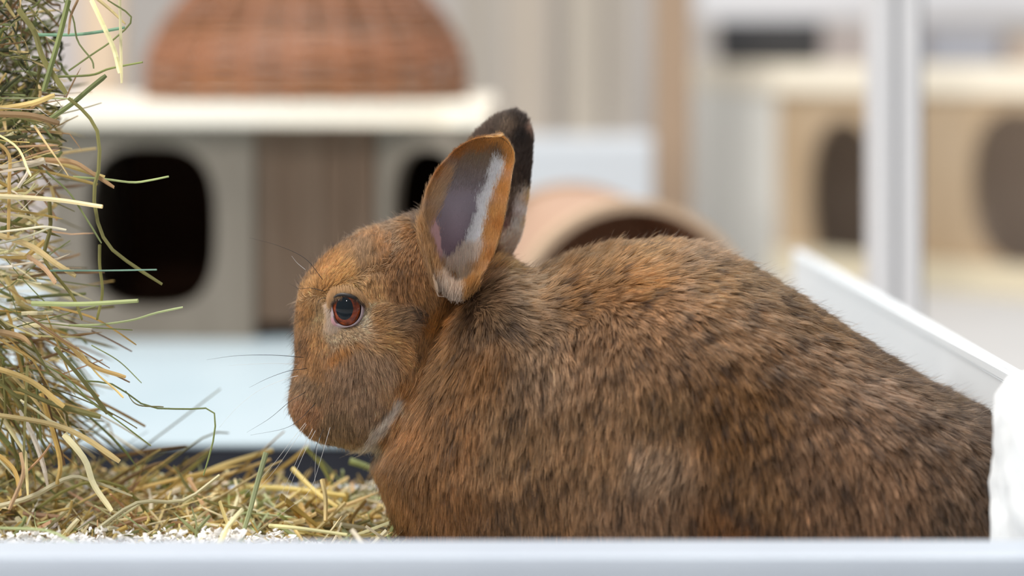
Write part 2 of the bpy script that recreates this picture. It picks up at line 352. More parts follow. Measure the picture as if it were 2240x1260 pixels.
# things beyond the shelter
def bxp(p0, p1, d, dep, z0, z1): return ((p0 - 1120) * K * d, d, z0), ((p1 - 1120) * K * d, d + dep, z1)
bm = bmesh.new(); lo, hi = bxp(1525, 2600, 3.95, .05, 0.272, 0.36); bx(bm, lo, hi, .006)
tag(obj('white_rail', bm, mat('white lacquer', (232, 232, 234), .5), loc=(.7, 3.95, FZ)), 'long white horizontal rail high beyond the plywood shelter', 'rail')
bm = bmesh.new(); lo, hi = bxp(1784, 2020, 3.7, .2, FZ, 0.257); bx(bm, lo, hi, .01)
tag(obj('lilac_crate', bm, mat('beige lilac crate', (196, 184, 178), .7), loc=(.5, 3.7, FZ)), 'beige lilac box standing behind the shelf top beside the charcoal bowl', 'crate')
bm = bmesh.new(); lo, hi = bxp(2030, 2196, 3.66, .2, FZ, 0.254); bx(bm, lo, hi, .01)
tag(obj('grey_crate', bm, mat('blue grey crate', (178, 180, 188), .7), loc=(.7, 3.66, FZ)), 'blue grey box beyond the aluminium post, behind the shelf', 'crate')
bm = bmesh.new(); lo, hi = bxp(2218, 2460, 3.62, .2, FZ, 0.242); bx(bm, lo, hi, .01)
tag(obj('tan_crate', bm, mat('pale tan crate', (206, 186, 168), .7), loc=(.8, 3.62, FZ)), 'pale tan box beside the blue grey box behind the shelf', 'crate')

# ------------------------------------------------------------------ white fleece cushion in front at the right edge
def smooth_blob(name, lo, hi, m, label, cat, bev, amp):
    bm = bmesh.new(); bx(bm, lo, hi, 0)
    bmesh.ops.subdivide_edges(bm, edges=bm.edges, cuts=24, use_grid_fill=True)
    c = np.array([(a + b) / 2 for a, b in zip(lo, hi)]); h = np.array([(b - a) / 2 for a, b in zip(lo, hi)])
    vs_ = list(bm.verts); p = np.array([v.co for v in vs_]); q = (p - c) / h
    e = 6.0; r = (np.abs(q) ** e).sum(1) ** (1 / e); q = q / r[:, None]
    p = c + q * h; nn = q / np.linalg.norm(q, axis=1)[:, None]
    p = p + nn * (amp * (vnoise(p, 90) - .5) + amp * 0.6 * (vnoise(p, 260, 3) - .5))[:, None]
    for v, x in zip(vs_, p): v.co = x
    return tag(obj(name, bm, m, loc=(c[0], c[1], lo[2]), smooth=True), label, cat)
M_fleece = mat('white fleece', (236, 238, 238), 0.95, 0.1, (60, (222, 223, 222), 0.8, (1, 1, 1)), 0.6)
smooth_blob('fleece_cushion', (P(2216, 0, .91)[0], 0.8845, 0.0005), (0.262, 0.965, P(0, 838, .91)[2]), M_fleece,
            'fluffy white fleece cushion standing against the rump of the rabbit', 'cushion', 0, 0.003)

# ------------------------------------------------------------------ rabbit: field -> surface nets -> one continuous body
Y0 = 1.072
def P2(pts, d=Y0):
    p = np.asarray(pts, float); return np.stack([(p[:, 0] - 1120) * K * d, CAMZ - (p[:, 1] - HY) * K * d], 1)
def poly_sdf(poly, X, Z):
    """signed distance, positive inside; poly (n,2), X,Z grids"""
    D = np.full(X.shape, 1e9); ins = np.zeros(X.shape, bool); n = len(poly)
    for i in range(n):
        a, b = poly[i], poly[(i + 1) % n]; e = b - a; L2 = (e ** 2).sum() + 1e-15
        t = np.clip(((X - a[0]) * e[0] + (Z - a[1]) * e[1]) / L2, 0, 1)
        D = np.minimum(D, (X - a[0] - t * e[0]) ** 2 + (Z - a[1] - t * e[1]) ** 2)
        c = (a[1] > Z) != (b[1] > Z)
        if abs(e[1]) > 1e-12: ins ^= c & (X < a[0] + (Z - a[1]) / e[1] * e[0])
    D = np.sqrt(D); return np.where(ins, D, -D)
body_px = [(1060, 590), (1095, 574), (1150, 600), (1195, 597), (1240, 578), (1295, 560), (1350, 548), (1450, 541), (1505, 544), (1560, 558), (1640, 594), (1720, 642),
           (1800, 696), (1900, 764), (2000, 832), (2080, 874), (2150, 910), (2200, 965), (2235, 1020), (2245, 1120), (2230, 1240), (2180, 1330),
           (1700, 1340), (1200, 1340), (960, 1330), (910, 1240), (884, 1170), (860, 1110), (836, 1050), (824, 1005), (832, 955), (855, 915), (895, 850),
           (930, 780), (960, 700), (1000, 630)]
head_px = [(985, 490), (950, 474), (918, 474), (882, 480), (845, 494), (805, 507), (775, 524), (738, 545), (708, 570), (680, 600), (662, 632), (653, 672),
           (650, 730), (651, 780), (653, 826), (660, 866), (680, 898), (706, 922), (748, 952), (784, 970), (815, 972), (850, 935), (885, 885), (925, 810),
           (970, 735), (1010, 690), (1040, 640), (1045, 580), (1020, 520)]
H = 0.0017
gx = np.arange(P2([(620, 0)])[0, 0], P2([(2275, 0)])[0, 0], H); gy = np.arange(-0.106, 0.106, H); gz = np.arange(-0.004, P2([(0, 445)])[0, 1], H)
X2, Z2 = np.meshgrid(gx, gz, indexing='ij')
def inflate(px, R, W, n=130):
    D = poly_sdf(spline(P2(px), n, True), X2, Z2)
    u = np.where(D > 0, np.maximum(1 - D / R, 0), 1 - D / R)
    Wm = W if np.isscalar(W) else W
    return R * (np.sqrt(u[:, None, :] ** 2 + (gy[None, :, None] / (Wm[:, None, :] if not np.isscalar(W) else W)) ** 2) - 1)
def smin(a, b, k):
    h = np.clip(0.5 + 0.5 * (b - a) / k, 0, 1); return b * (1 - h) + a * h - k * h * (1 - h)
GY = np.abs(gy)[None, :, None]
def ell(px, py, y, rx, ry, rz, rot=0.0):
    c = P2([(px, py)])[0]; dx = X2 - c[0]; dz = Z2 - c[1]
    a = dx * math.cos(rot) + dz * math.sin(rot); b = -dx * math.sin(rot) + dz * math.cos(rot)
    q = np.sqrt((a[:, None, :] / rx) ** 2 + ((GY - y) / ry) ** 2 + (b[:, None, :] / rz) ** 2)
    return (q - 1) * min(rx, ry, rz)
def pxof(x): return x / (K * Y0) + 1120
PXG = pxof(X2); PYG = HY + (CAMZ - Z2) / (K * Y0)
Wb = 0.050 + 0.034 * (1 / (1 + np.exp(-(PXG - 1250) / 130)))            # broader at the hindquarters
fb = inflate(body_px, 0.066, Wb)
fb = smin(fb, ell(1800, 1060, 0.038, 0.062, 0.042, 0.045), 0.020)       # haunches
fb = smin(fb, ell(1120, 960, 0.026, 0.040, 0.030, 0.052), 0.020)        # shoulders
Wh = 0.031 - 0.009 * np.clip((820 - PXG) / 180, 0, 1) * np.clip((PYG - 640) / 260, 0, 1)
fh = inflate(head_px, 0.029, Wh)
fh = smin(fh, ell(845, 800, 0.017, 0.024, 0.016, 0.028), 0.010)         # cheeks
fh = smin(fh, ell(752, 624, 0.0165, 0.013, 0.0085, 0.0070, 0.25), 0.009)   # brow
fh = smin(fh, ell(720, 880, 0.009, 0.015, 0.012, 0.014), 0.010)         # whisker pads
f = smin(fb, fh, 0.004)
EYE = (757, 677)
ec = P2([EYE], Y0 - .033)[0]
# socket
q = np.sqrt(((X2 - ec[0]) ** 2 + (Z2 - ec[1]) ** 2)[:, None, :] + (GY - 0.0335) ** 2)
f = np.maximum(f, -(q - 0.0088)) if False else -smin(-f, (q - 0.0086), 0.003)
for sx, sz_ in ((905, 0.0), (2020, 0.0)):   # paws peeping at the floor
    pass
f = smin(f, ell(905, 1222, 0.022, 0.030, 0.011, 0.008), 0.006)           # fore paws
f = smin(f, ell(1640, 1218, 0.058, 0.058, 0.015, 0.010), 0.008)          # hind feet
fl = (0.0018 - gz)[None, None, :] + 0 * f
f = np.maximum(f, fl)
def surface_nets(f, org, h):
    s = f < 0; nx, ny, nz = f.shape
    cnt = np.zeros((nx - 1, ny - 1, nz - 1), np.int8); pos = np.zeros((nx - 1, ny - 1, nz - 1, 3), np.float32); nc = np.zeros((nx - 1, ny - 1, nz - 1), np.int8)
    sl = [slice(0, -1), slice(1, None)]
    for ax_ in range(3):
        o1, o2 = [i for i in range(3) if i != ax_]
        for a in (0, 1):
            for b in (0, 1):
                i0 = [None] * 3; i1 = [None] * 3; i0[ax_] = sl[0]; i1[ax_] = sl[1]; i0[o1] = i1[o1] = sl[a]; i0[o2] = i1[o2] = sl[b]
                f0 = f[tuple(i0)]; f1 = f[tuple(i1)]; m = (f0 < 0) != (f1 < 0)
                t = np.where(m, f0 / np.where(m, f0 - f1, 1), 0)
                pos[..., ax_] += np.where(m, t, 0); pos[..., o1] += np.where(m, a, 0); pos[..., o2] += np.where(m, b, 0); nc += m
    act = nc > 0; idx = np.full(act.shape, -1, np.int64); idx[act] = np.arange(act.sum())
    ijk = np.argwhere(act); v = (ijk + pos[act] / nc[act][:, None]) * h + np.array(org)
    faces = []
    for ax_ in range(3):
        o1, o2 = (ax_ + 1) % 3, (ax_ + 2) % 3
        i0 = [slice(None)] * 3; i1 = [slice(None)] * 3; i0[ax_] = slice(0, -1); i1[ax_] = slice(1, None)
        m = s[tuple(i0)] != s[tuple(i1)]; fl_ = s[tuple(i0)]
        e = np.argwhere(m); ok = (e[:, o1] > 0) & (e[:, o2] > 0) & (e[:, o1] < act.shape[o1]) & (e[:, o2] < act.shape[o2]); e = e[ok]
        d1 = np.zeros(3, int); d1[o1] = 1; d2 = np.zeros(3, int); d2[o2] = 1
        g = lambda q_: idx[q_[:, 0], q_[:, 1], q_[:, 2]]
        qd = np.stack([g(e - d1 - d2), g(e - d2), g(e), g(e - d1)], 1)
        flip = ~fl_[e[:, 0], e[:, 1], e[:, 2]]; qd[flip] = qd[flip][:, ::-1]; faces.append(qd)
    F = np.vstack(faces); F = F[(F >= 0).all(1)]
    return v, F
bv, bf = surface_nets(f, (gx[0], gy[0], gz[0]), H)
def lap(v, F, it, lam=0.5):
    E = np.vstack([F[:, [0, 1]], F[:, [1, 2]], F[:, [2, 3]], F[:, [3, 0]]]); n = len(v)
    deg = np.bincount(E.ravel(), minlength=n)[:, None] + 1e-9
    for _ in range(it):
        s_ = np.stack([np.bincount(E[:, 0], v[E[:, 1], k_], n) + np.bincount(E[:, 1], v[E[:, 0], k_], n) for k_ in range(3)], 1)
        v = v + lam * (s_ / deg - v)
    return v
bv = lap(bv, bf, 6)
def vnormals(v, F):
    T = np.vstack([F[:, [0, 1, 2]], F[:, [0, 2, 3]]]); N = np.cross(v[T[:, 1]] - v[T[:, 0]], v[T[:, 2]] - v[T[:, 0]]); o = np.zeros_like(v)
    for k_ in range(3):
        for x_ in range(3): o[:, x_] += np.bincount(T[:, k_], N[:, x_], len(v))
    return o / (np.linalg.norm(o, axis=1)[:, None] + 1e-15)
_pxv = pxof(bv[:, 0]); _am = .0003 + .0006 * np.clip((_pxv - 880) / 200, 0, 1)      # lumpy pelt
bv = bv + vnormals(bv, bf) * (_am * ((vnoise(bv, 110, 21) - .5) * 1.6 + (vnoise(bv, 240, 22) - .5)) * (bv[:, 2] > .01))[:, None]
bv[:, 1] += Y0

# --- colour, direction and length of the coat, given at points of the animal (pixel-named positions on its flank plane)
# (px, py, hair direction dx, dy(down), length mm, lift, colour tip, colour under, dark ticking)
O = (192, 138, 84); OB = (168, 120, 76); BR = (150, 104, 66); GB = (152, 118, 88); PB = (172, 138, 112); PALE = (214, 184, 152); DK = (84, 62, 46)
COAT = [
 (665, 600, -.5, -.6, 4, .55, O, .35), (700, 580, .5, -.7, 4, .5, O, .15), (740, 600, .5, -.5, 4.5, .45, (206, 152, 92), .08), (790, 560, -.1, -.8, 5, .45, GB, .3), (830, 540, -.1, -.8, 5, .45, BR, .35),
 (870, 520, -.1, .8, 5, .4, GB, .3), (900, 500, -.2, .8, 5, .4, OB, .35), (920, 480, -.3, -.6, 6, .6, DK, .6), (800, 505, -.5, -.6, 5, .6, BR, .5),
 (760, 632, .3, .35, 5, .45, (196, 150, 100), .12), (820, 620, .15, .9, 6, .35, (188, 140, 92), .15), (860, 620, .1, .9, 6, .35, BR, .4), (900, 580, .0, .9, 6, .35, BR, .35), (925, 640, .3, .7, 6, .4, OB, .2),
 (650, 680, -.5, .4, 3.5, .5, OB, .45), (670, 680, -.2, .8, 3.5, .4, O, .25), (700, 690, .1, .8, 3, .3, (222, 186, 140), .0), (716, 716, .2, .7, 3, .3, PALE, 0), (700, 712, .2, .7, 3, .3, (206, 160, 112), .05), (706, 745, .2, .8, 4, .3, (196, 142, 90), .1), (728, 736, .3, .6, 3, .3, PALE, 0), (745, 765, .4, .7, 5, .3, (184, 124, 68), .15), (770, 752, .6, .5, 5, .3, (180, 126, 74), .2), (690, 740, 0, .8, 4, .35, O, .1),
 (762, 728, .6, .35, 3, .3, (214, 180, 144), 0.05), (795, 706, .7, -.5, 3, .3, (228, 206, 180), 0), (803, 680, .6, -.6, 3, .3, (226, 198, 164), 0), (815, 715, .8, -.2, 5, .3, (186, 136, 86), .15), (828, 690, .8, -.3, 5, .3, (176, 132, 90), .25), (815, 655, .8, .1, 4, .3, (212, 172, 128), 0),
 (650, 760, -.5, .6, 3.5, .5, BR, .5), (680, 790, -.1, .9, 5, .35, OB, .2), (730, 770, .2, .8, 5, .35, (188, 124, 66), .15), (780, 750, .7, .5, 6, .35, OB, .25),
 (840, 740, .9, .15, 7, .35, (190, 142, 92), .3), (870, 700, .9, -.3, 6, .35, GB, .35), (900, 680, .8, .3, 6, .35, (140, 110, 90), .55), (880, 760, .8, .5, 7, .35, (184, 134, 86), .25),
 (820, 790, .3, .8, 7, .32, PB, .2), (760, 820, -.1, 1, 6, .32, (158, 124, 98), .3), (690, 850, -.1, 1, 5, .38, GB, .35), (662, 830, -.5, .7, 4, .5, GB, .35), (800, 860, .0, 1, 7, .32, PB, .3),
 (850, 840, .15, 1, 7, .32, (176, 136, 100), .25), (680, 900, -.3, .8, 5, .5, (170, 122, 88), .25), (730, 920, -.1, 1, 6, .4, (140, 112, 86), .4), (780, 950, -.1, 1, 7, .45, (140, 108, 78), .4),
 (812, 968, -.3, 1, 8, .4, (208, 190, 170), .05), (830, 935, -.5, .9, 8, .35, (214, 196, 176), .05), (852, 903, -.5, .9, 8, .3, (226, 210, 194), .0), (876, 868, -.5, .8, 7, .3, (206, 178, 150), .05), (834, 896, -.3, 1, 7, .35, (150, 116, 86), .35), (856, 866, -.2, 1, 7, .35, (160, 122, 86), .35), (806, 930, -.2, 1, 7, .4, (140, 110, 82), .4), (876, 905, -.5, .8, 9, .4, (186, 134, 86), .25), (852, 940, -.5, .85, 9, .4, (176, 128, 84), .25), (900, 840, -.5, .8, 8, .35, (180, 124, 72), .25), (930, 760, -.45, .85, 8, .3, OB, .3),
 (960, 690, -.5, .8, 8, .3, (176, 112, 50), .25), (1010, 620, -.5, .8, 8, .3, (150, 96, 44), .4), (1090, 580, .5, -.3, 10, .5, (150, 104, 54), .35), (1070, 640, .7, .35, 11, .35, PB, .15), (1140, 640, .8, .3, 11, .35, (178, 138, 100), .2),
 (1040, 700, .3, .8, 11, .4, (150, 116, 88), .45), (1110, 700, .5, .7, 11, .4, (150, 120, 96), .5), (980, 780, -.1, .9, 11, .4, OB, .35), (1060, 800, .1, 1, 12, .4, (160, 112, 70), .35), (1180, 700, .6, .5, 12, .4, (160, 126, 98), .45),
 (1200, 600, .7, -.2, 12, .55, (176, 138, 100), .3), (1300, 560, .6, -.3, 12, .6, (186, 140, 94), .3), (1400, 545, .8, -.1, 12, .5, (190, 142, 92), .3), (1260, 640, .8, .3, 12, .4, OB, .35), (1400, 620, .9, .4, 12, .4, (176, 116, 60), .35),
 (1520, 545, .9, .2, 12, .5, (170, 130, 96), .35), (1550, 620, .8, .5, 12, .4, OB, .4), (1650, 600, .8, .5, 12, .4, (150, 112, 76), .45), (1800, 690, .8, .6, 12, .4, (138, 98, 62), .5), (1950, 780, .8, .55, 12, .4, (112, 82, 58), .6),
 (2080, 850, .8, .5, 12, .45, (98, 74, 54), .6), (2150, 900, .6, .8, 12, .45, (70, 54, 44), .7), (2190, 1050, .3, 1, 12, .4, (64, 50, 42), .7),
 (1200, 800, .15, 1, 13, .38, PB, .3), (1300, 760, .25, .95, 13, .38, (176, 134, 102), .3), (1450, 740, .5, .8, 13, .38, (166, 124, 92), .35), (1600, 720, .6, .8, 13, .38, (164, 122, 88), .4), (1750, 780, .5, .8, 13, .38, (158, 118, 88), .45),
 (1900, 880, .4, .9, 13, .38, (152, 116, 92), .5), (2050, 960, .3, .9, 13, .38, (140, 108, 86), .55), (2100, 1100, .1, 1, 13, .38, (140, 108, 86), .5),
 (850, 960, -.5, .85, 9, .4, (186, 138, 92), .2), (840, 1040, -.5, .85, 9, .42, (170, 122, 82), .25), (870, 1120, -.45, .9, 9, .42, (158, 114, 76), .35), (900, 960, -.2, 1, 10, .38, (172, 118, 72), .3), (920, 1060, .1, 1, 10, .38, (150, 104, 64), .35),
 (1000, 950, .1, 1, 11, .36, (168, 118, 76), .35), (1000, 1100, .1, 1, 11, .36, (160, 110, 68), .3), (1120, 960, .0, 1, 12, .36, (168, 128, 92), .3), (1150, 1100, .1, 1, 12, .36, (164, 122, 86), .3),
 (1300, 960, .0, 1, 13, .36, (176, 134, 98), .25), (1450, 900, .1, 1, 13, .36, (170, 128, 90), .35), (1430, 1000, -.4, .9, 13, .36, (190, 156, 130), .2), (1400, 1120, .1, 1, 13, .36, (160, 122, 94), .3),
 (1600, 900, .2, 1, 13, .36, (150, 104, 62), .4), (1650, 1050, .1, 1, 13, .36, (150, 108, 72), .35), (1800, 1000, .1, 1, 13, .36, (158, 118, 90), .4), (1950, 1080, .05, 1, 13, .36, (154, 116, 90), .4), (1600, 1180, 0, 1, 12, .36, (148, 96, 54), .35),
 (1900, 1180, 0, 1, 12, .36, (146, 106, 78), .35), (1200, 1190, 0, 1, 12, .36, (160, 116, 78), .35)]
CK = np.array([c[:2] for c in COAT], float)
CD = np.array([c[2:4] for c in COAT], float); CD /= np.linalg.norm(CD, axis=1)[:, None]
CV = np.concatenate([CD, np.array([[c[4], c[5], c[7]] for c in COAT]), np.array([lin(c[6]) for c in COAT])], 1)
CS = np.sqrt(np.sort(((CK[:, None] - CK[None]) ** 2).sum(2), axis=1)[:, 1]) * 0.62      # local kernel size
def coat(px, py, V=None, KK=None, SS=None, pw=2.2):
    V = CV if V is None else V; KK = CK if KK is None else KK; SS = CS if SS is None else SS
    out = np.zeros((len(px), V.shape[1])); q = np.stack([px, py], 1)
    for a in range(0, len(px), 20000):
        d2 = ((q[a:a + 20000, None] - KK[None]) ** 2).sum(2); nd = d2 / SS[None] ** 2
        wt = 1 / (0.15 + nd) ** pw; out[a:a + 20000] = wt @ V / wt.sum(1)[:, None]
    return out

def body_px_of(p):    # animal-space coordinates named after the flank plane
    yy_ = Y0 - np.abs(p[:, 1] - Y0); return p[:, 0] / (K * yy_) + 1120, HY + (CAMZ - p[:, 2]) / (K * yy_)
bpx, bpy_ = body_px_of(bv)
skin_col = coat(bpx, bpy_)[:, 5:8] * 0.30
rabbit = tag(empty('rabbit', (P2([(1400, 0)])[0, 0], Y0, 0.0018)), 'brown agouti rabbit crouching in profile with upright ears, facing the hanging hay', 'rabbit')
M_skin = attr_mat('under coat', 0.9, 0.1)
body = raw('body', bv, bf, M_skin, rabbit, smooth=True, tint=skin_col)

# --- hair as curves
def hair_mat(name, rough=0.42, radial=0.55, emis=None):
    m = bpy.data.materials.new(name); m.use_nodes = True; nt = m.node_tree
    for n_ in list(nt.nodes):
        if n_.type == 'BSDF_PRINCIPLED': nt.nodes.remove(n_)
    a = nt.nodes.new('ShaderNodeAttribute'); a.attribute_name = 'tint'
    h = nt.nodes.new('ShaderNodeBsdfHairPrincipled'); h.parametrization = 'COLOR'
    h.inputs['Roughness'].default_value = rough; h.inputs['Radial Roughness'].default_value = radial
    nt.links.new(a.outputs['Color'], h.inputs['Color'])
    d = nt.nodes.new('ShaderNodeBsdfDiffuse'); nt.links.new(a.outputs['Color'], d.inputs[0])
    mx = nt.nodes.new('ShaderNodeMixShader'); mx.inputs[0].default_value = 0.5
    nt.links.new(h.outputs[0], mx.inputs[1]); nt.links.new(d.outputs[0], mx.inputs[2])
    nt.links.new(mx.outputs[0], nt.nodes['Material Output'].inputs[0]); return m
M_fur = hair_mat('fur')
def sample(v, F, n, wfun=None, rs=RS):
    T = np.vstack([F[:, [0, 1, 2]], F[:, [0, 2, 3]]]) if F.shape[1] == 4 else F
    a, b, c = v[T[:, 0]], v[T[:, 1]], v[T[:, 2]]; N = np.cross(b - a, c - a); A = np.linalg.norm(N, axis=1)
    ctr = (a + b + c) / 3; N = N / (A[:, None] + 1e-15)
    wt = A * (wfun(ctr, N) if wfun else 1); cs = np.cumsum(wt); cs /= cs[-1]
    i = np.searchsorted(cs, rs.rand(n)); i = np.minimum(i, len(T) - 1)
    r1 = np.sqrt(rs.rand(n)); r2 = rs.rand(n); w0, w1, w2 = 1 - r1, r1 * (1 - r2), r1 * r2
    # smooth normals
    VN = np.zeros_like(v)
    for k_ in range(3):
        for ax_ in range(3): VN[:, ax_] += np.bincount(T[:, k_], N[:, ax_] * A, len(v))
    VN /= np.linalg.norm(VN, axis=1)[:, None] + 1e-15
    p = a[i] * w0[:, None] + b[i] * w1[:, None] + c[i] * w2[:, None]
    nn = VN[T[i, 0]] * w0[:, None] + VN[T[i, 1]] * w1[:, None] + VN[T[i, 2]] * w2[:, None]
    return p, nn / (np.linalg.norm(nn, axis=1)[:, None] + 1e-15)
def strands(name, p, n, t, length, lift, ctip, croot, rad, parent, clump=0.0, gstep=None, npt=5, m=None, tipdark=None, wig=0.12, rs=RS, cvar=0.0):
    """p,n,t (N,3); t tangent flow; builds one Curves object"""
    N = len(p); t = t - n * (t * n).sum(1)[:, None]; t /= np.linalg.norm(t, axis=1)[:, None] + 1e-12
    s = np.linspace(0, 1, npt)[None, :, None]
    L = length[:, None, None]; lf = lift[:, None, None]
    side = np.cross(n, t)
    jit = rs.normal(0, wig, (N, 1)) * side + rs.normal(0, wig * 0.6, (N, 1)) * n
    d = t[:, None] * (np.cos(lf) * s + 0.15 * s * s) + n[:, None] * (np.sin(lf) * (1.35 * s - 0.35 * s * s)) + jit[:, None] * s * (0.6 + 0.4 * s)
    q = p[:, None] - n[:, None] * 0.0004 + L * d
    if clump > 0:
        G = max(8, int(N / gstep)); gi = rs.choice(N, G, replace=False)
        kd = kdtree.KDTree(G)
        pj = p + rs.normal(0, 0.0004, p.shape)
        for a_, g_ in enumerate(gi): kd.insert(p[g_], a_)
        kd.balance(); near = np.fromiter((kd.find(x)[1] for x in pj.tolist()), int, N); g = gi[near]
        tgt = q[g] + (rs.normal(0, 1, (N, 1, 3)) * 0.00025)
        k_ = clump * rs.uniform(0.55, 1.1, (N, 1, 1)) * np.linspace(0, 1, npt)[None, :, None] ** 1.3
        q = q + (tgt - q) * np.clip(k_, 0, 1)
        gid = g
    else: gid = np.arange(N)
    cc = croot[:, None] + (ctip - croot)[:, None] * np.clip(s * 1.5, 0, 1)
    if tipdark is not None: cc = cc * (1 - tipdark[:, None, None] * np.clip(s * 2.2 - 1.1, 0, 1))
    if clump > 0 and cvar > 0: cc = cc * np.exp(cvar * rs.normal(0, 1, N)[gid])[:, None, None]
    hc = bpy.data.hair_curves.new(name); hc.add_curves([npt] * N)
    hc.attributes['position'].data.foreach_set('vector', (q - np.array(wloc(parent)) ).astype(np.float32).ravel()) if 'position' in hc.attributes else hc.position_data.foreach_set('vector', (q - np.array(wloc(parent))).astype(np.float32).ravel())
    ra = hc.attributes.get('radius') or hc.attributes.new('radius', 'FLOAT', 'POINT')
    prof = np.array([1.0, 1.0, .85, .6, .12]) if npt == 5 else np.linspace(1, .15, npt)
    ra.data.foreach_set('value', (rad[:, None] * prof[None]).astype(np.float32).ravel())
    ca = hc.attributes.new('tint', 'FLOAT_COLOR', 'POINT'); c4 = np.ones((N, npt, 4), np.float32); c4[..., :3] = np.clip(cc, 0.001, 1)
    ca.data.foreach_set('color', c4.ravel())
    o = bpy.data.objects.new(name, hc); COL.objects.link(o); o.parent = parent; hc.materials.append(m or M_fur)
    return o, gid
def flow3(dx, dy): return np.stack([dx, np.zeros_like(dx), -dy], 1)

eye_c = np.array([ec[0], 0, ec[1]])
def body_density(c, n):
    px, py = body_px_of(c); wt = np.ones(len(c))
    head = ((px < 1010) & (py < 1000) & (c[:, 0] < P2([(1010, 0)])[0, 0]) & (px < 900 + (940 - py) * .25))
    wt = np.where(head, 3.6, 1.0)
    far = (n[:, 1] > 0.25); wt = wt * np.where(far, 0.30, 1.0)
    wt = wt * np.where((c[:, 2] < 0.02) & (px > 950), 0.4, 1.0)
    de = np.hypot(px - EYE[0], py - EYE[1]); wt = np.where(de < 37, 0, wt)
    wt = np.where(c[:, 2] < 0.0035, 0, wt)
    return wt
NB = 330000
p, n = sample(bv, bf, NB, body_density)
px, py = body_px_of(p)
# warp lookup so colour borders are not smooth
wx = (vnoise(p, 130, 1) - .5) * 26; wy = (vnoise(p, 130, 2) - .5) * 26
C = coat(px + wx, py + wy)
hd = (px < 900 + (940 - py) * .25) & (py < 1000)
t = flow3(C[:, 0], C[:, 1]); t[:, 1] += 0.02
# top line flows backwards over the spine, both flanks away from the ridge
mott = vnoise(p * np.array([1.25, 1, .8]), 250, 5) * .6 + vnoise(p, 560, 6) * .4
big = vnoise(p, 60, 9)
bodyness = np.clip((px - 900) / 250, 0, 1)
jj = RS.normal(0, 1, NB)
tip = C[:, 5:8] * (0.90 + 0.55 * (big[:, None] - .5)) * np.exp(np.where(hd, .42, .30) * jj)[:, None] * np.where(hd[:, None], np.array([1.06, 1.01, .88]), np.array([1.06, .99, .82])) * np.where(hd, 1.10, .95)[:, None]
tick = C[:, 4] + (0.5 - mott) * (1.2 + 0.9 * bodyness) + RS.normal(0, .16, NB)
tk = np.clip((tick - .42) * 2.2, 0, 1)[:, None] * np.where(hd, .9, .88)[:, None]
lightm = np.clip((mott - .60) * 4, 0, 1)[:, None]
tip = tip * (1 - .55 * lightm) + (tip * 1.15 + .035) * .55 * lightm
tip = tip * (1 - tk) + lin((60, 45, 36)) * tk
seg_ = spline([(806, 985), (822, 955), (842, 922), (862, 893), (884, 860)], 60); dst = np.full(NB, 99.); nearm = (px < 920) & (py > 830)
dst[nearm] = np.sqrt(((np.stack([px, py], 1)[nearm][:, None] - seg_[None]) ** 2).sum(2).min(1)); st_ = np.clip(1.5 - dst / 11, 0, 1)[:, None] * .85
tip = tip * (1 - st_) + lin((232, 216, 200)) * np.exp(.15 * jj)[:, None] * st_
root = C[:, 5:8] * 0.10 + lin((56, 44, 36)) * 0.22
sil = np.clip(1 - np.abs(n[:, 1]) / .35, 0, 1)
ln = C[:, 2] / 1000 * RS.uniform(.7, 1.2, NB) * np.where(hd, .76, 0.72 - .14 * np.clip((px - 1000) / 300, 0, 1))
ln *= 1 + 0.8 * (RS.rand(NB) < .012)
lift = np.clip(C[:, 3] * RS.uniform(.6, 1.15, NB) * np.where(hd, 1 + .5 * sil, 1.12 + .25 * sil), .05, 1.15)
rad = np.where(hd, .000072, .000095) * RS.uniform(.8, 1.25, NB)
edge = np.clip(RS.normal(.15, .25, NB), 0, .8)
strands('fur', p[hd], n[hd], t[hd], ln[hd], lift[hd], tip[hd], root[hd], rad[hd], body, .60, 9, tipdark=edge[hd], cvar=.20)
bd = ~hd
strands('fur', p[bd], n[bd], t[bd], ln[bd], lift[bd], tip[bd], root[bd], rad[bd], body, .62, 13, tipdark=edge[bd], cvar=.20)

# stray guard hairs that fray the outline
sf = (sil > .45) & (RS.rand(NB) < np.where(hd, .07, .045))
dkc = np.where((RS.rand(sf.sum()) < .65)[:, None], lin((44, 34, 30)), lin((178, 140, 104)))
strands('guard_hair', p[sf], n[sf], t[sf] * 1.0, np.where(hd[sf], .0042, .0068) * RS.uniform(.7, 1.4, sf.sum()), RS.uniform(.5, 1.2, sf.sum()), dkc, dkc * .7, np.full(sf.sum(), .000045), body, 0, wig=.3)
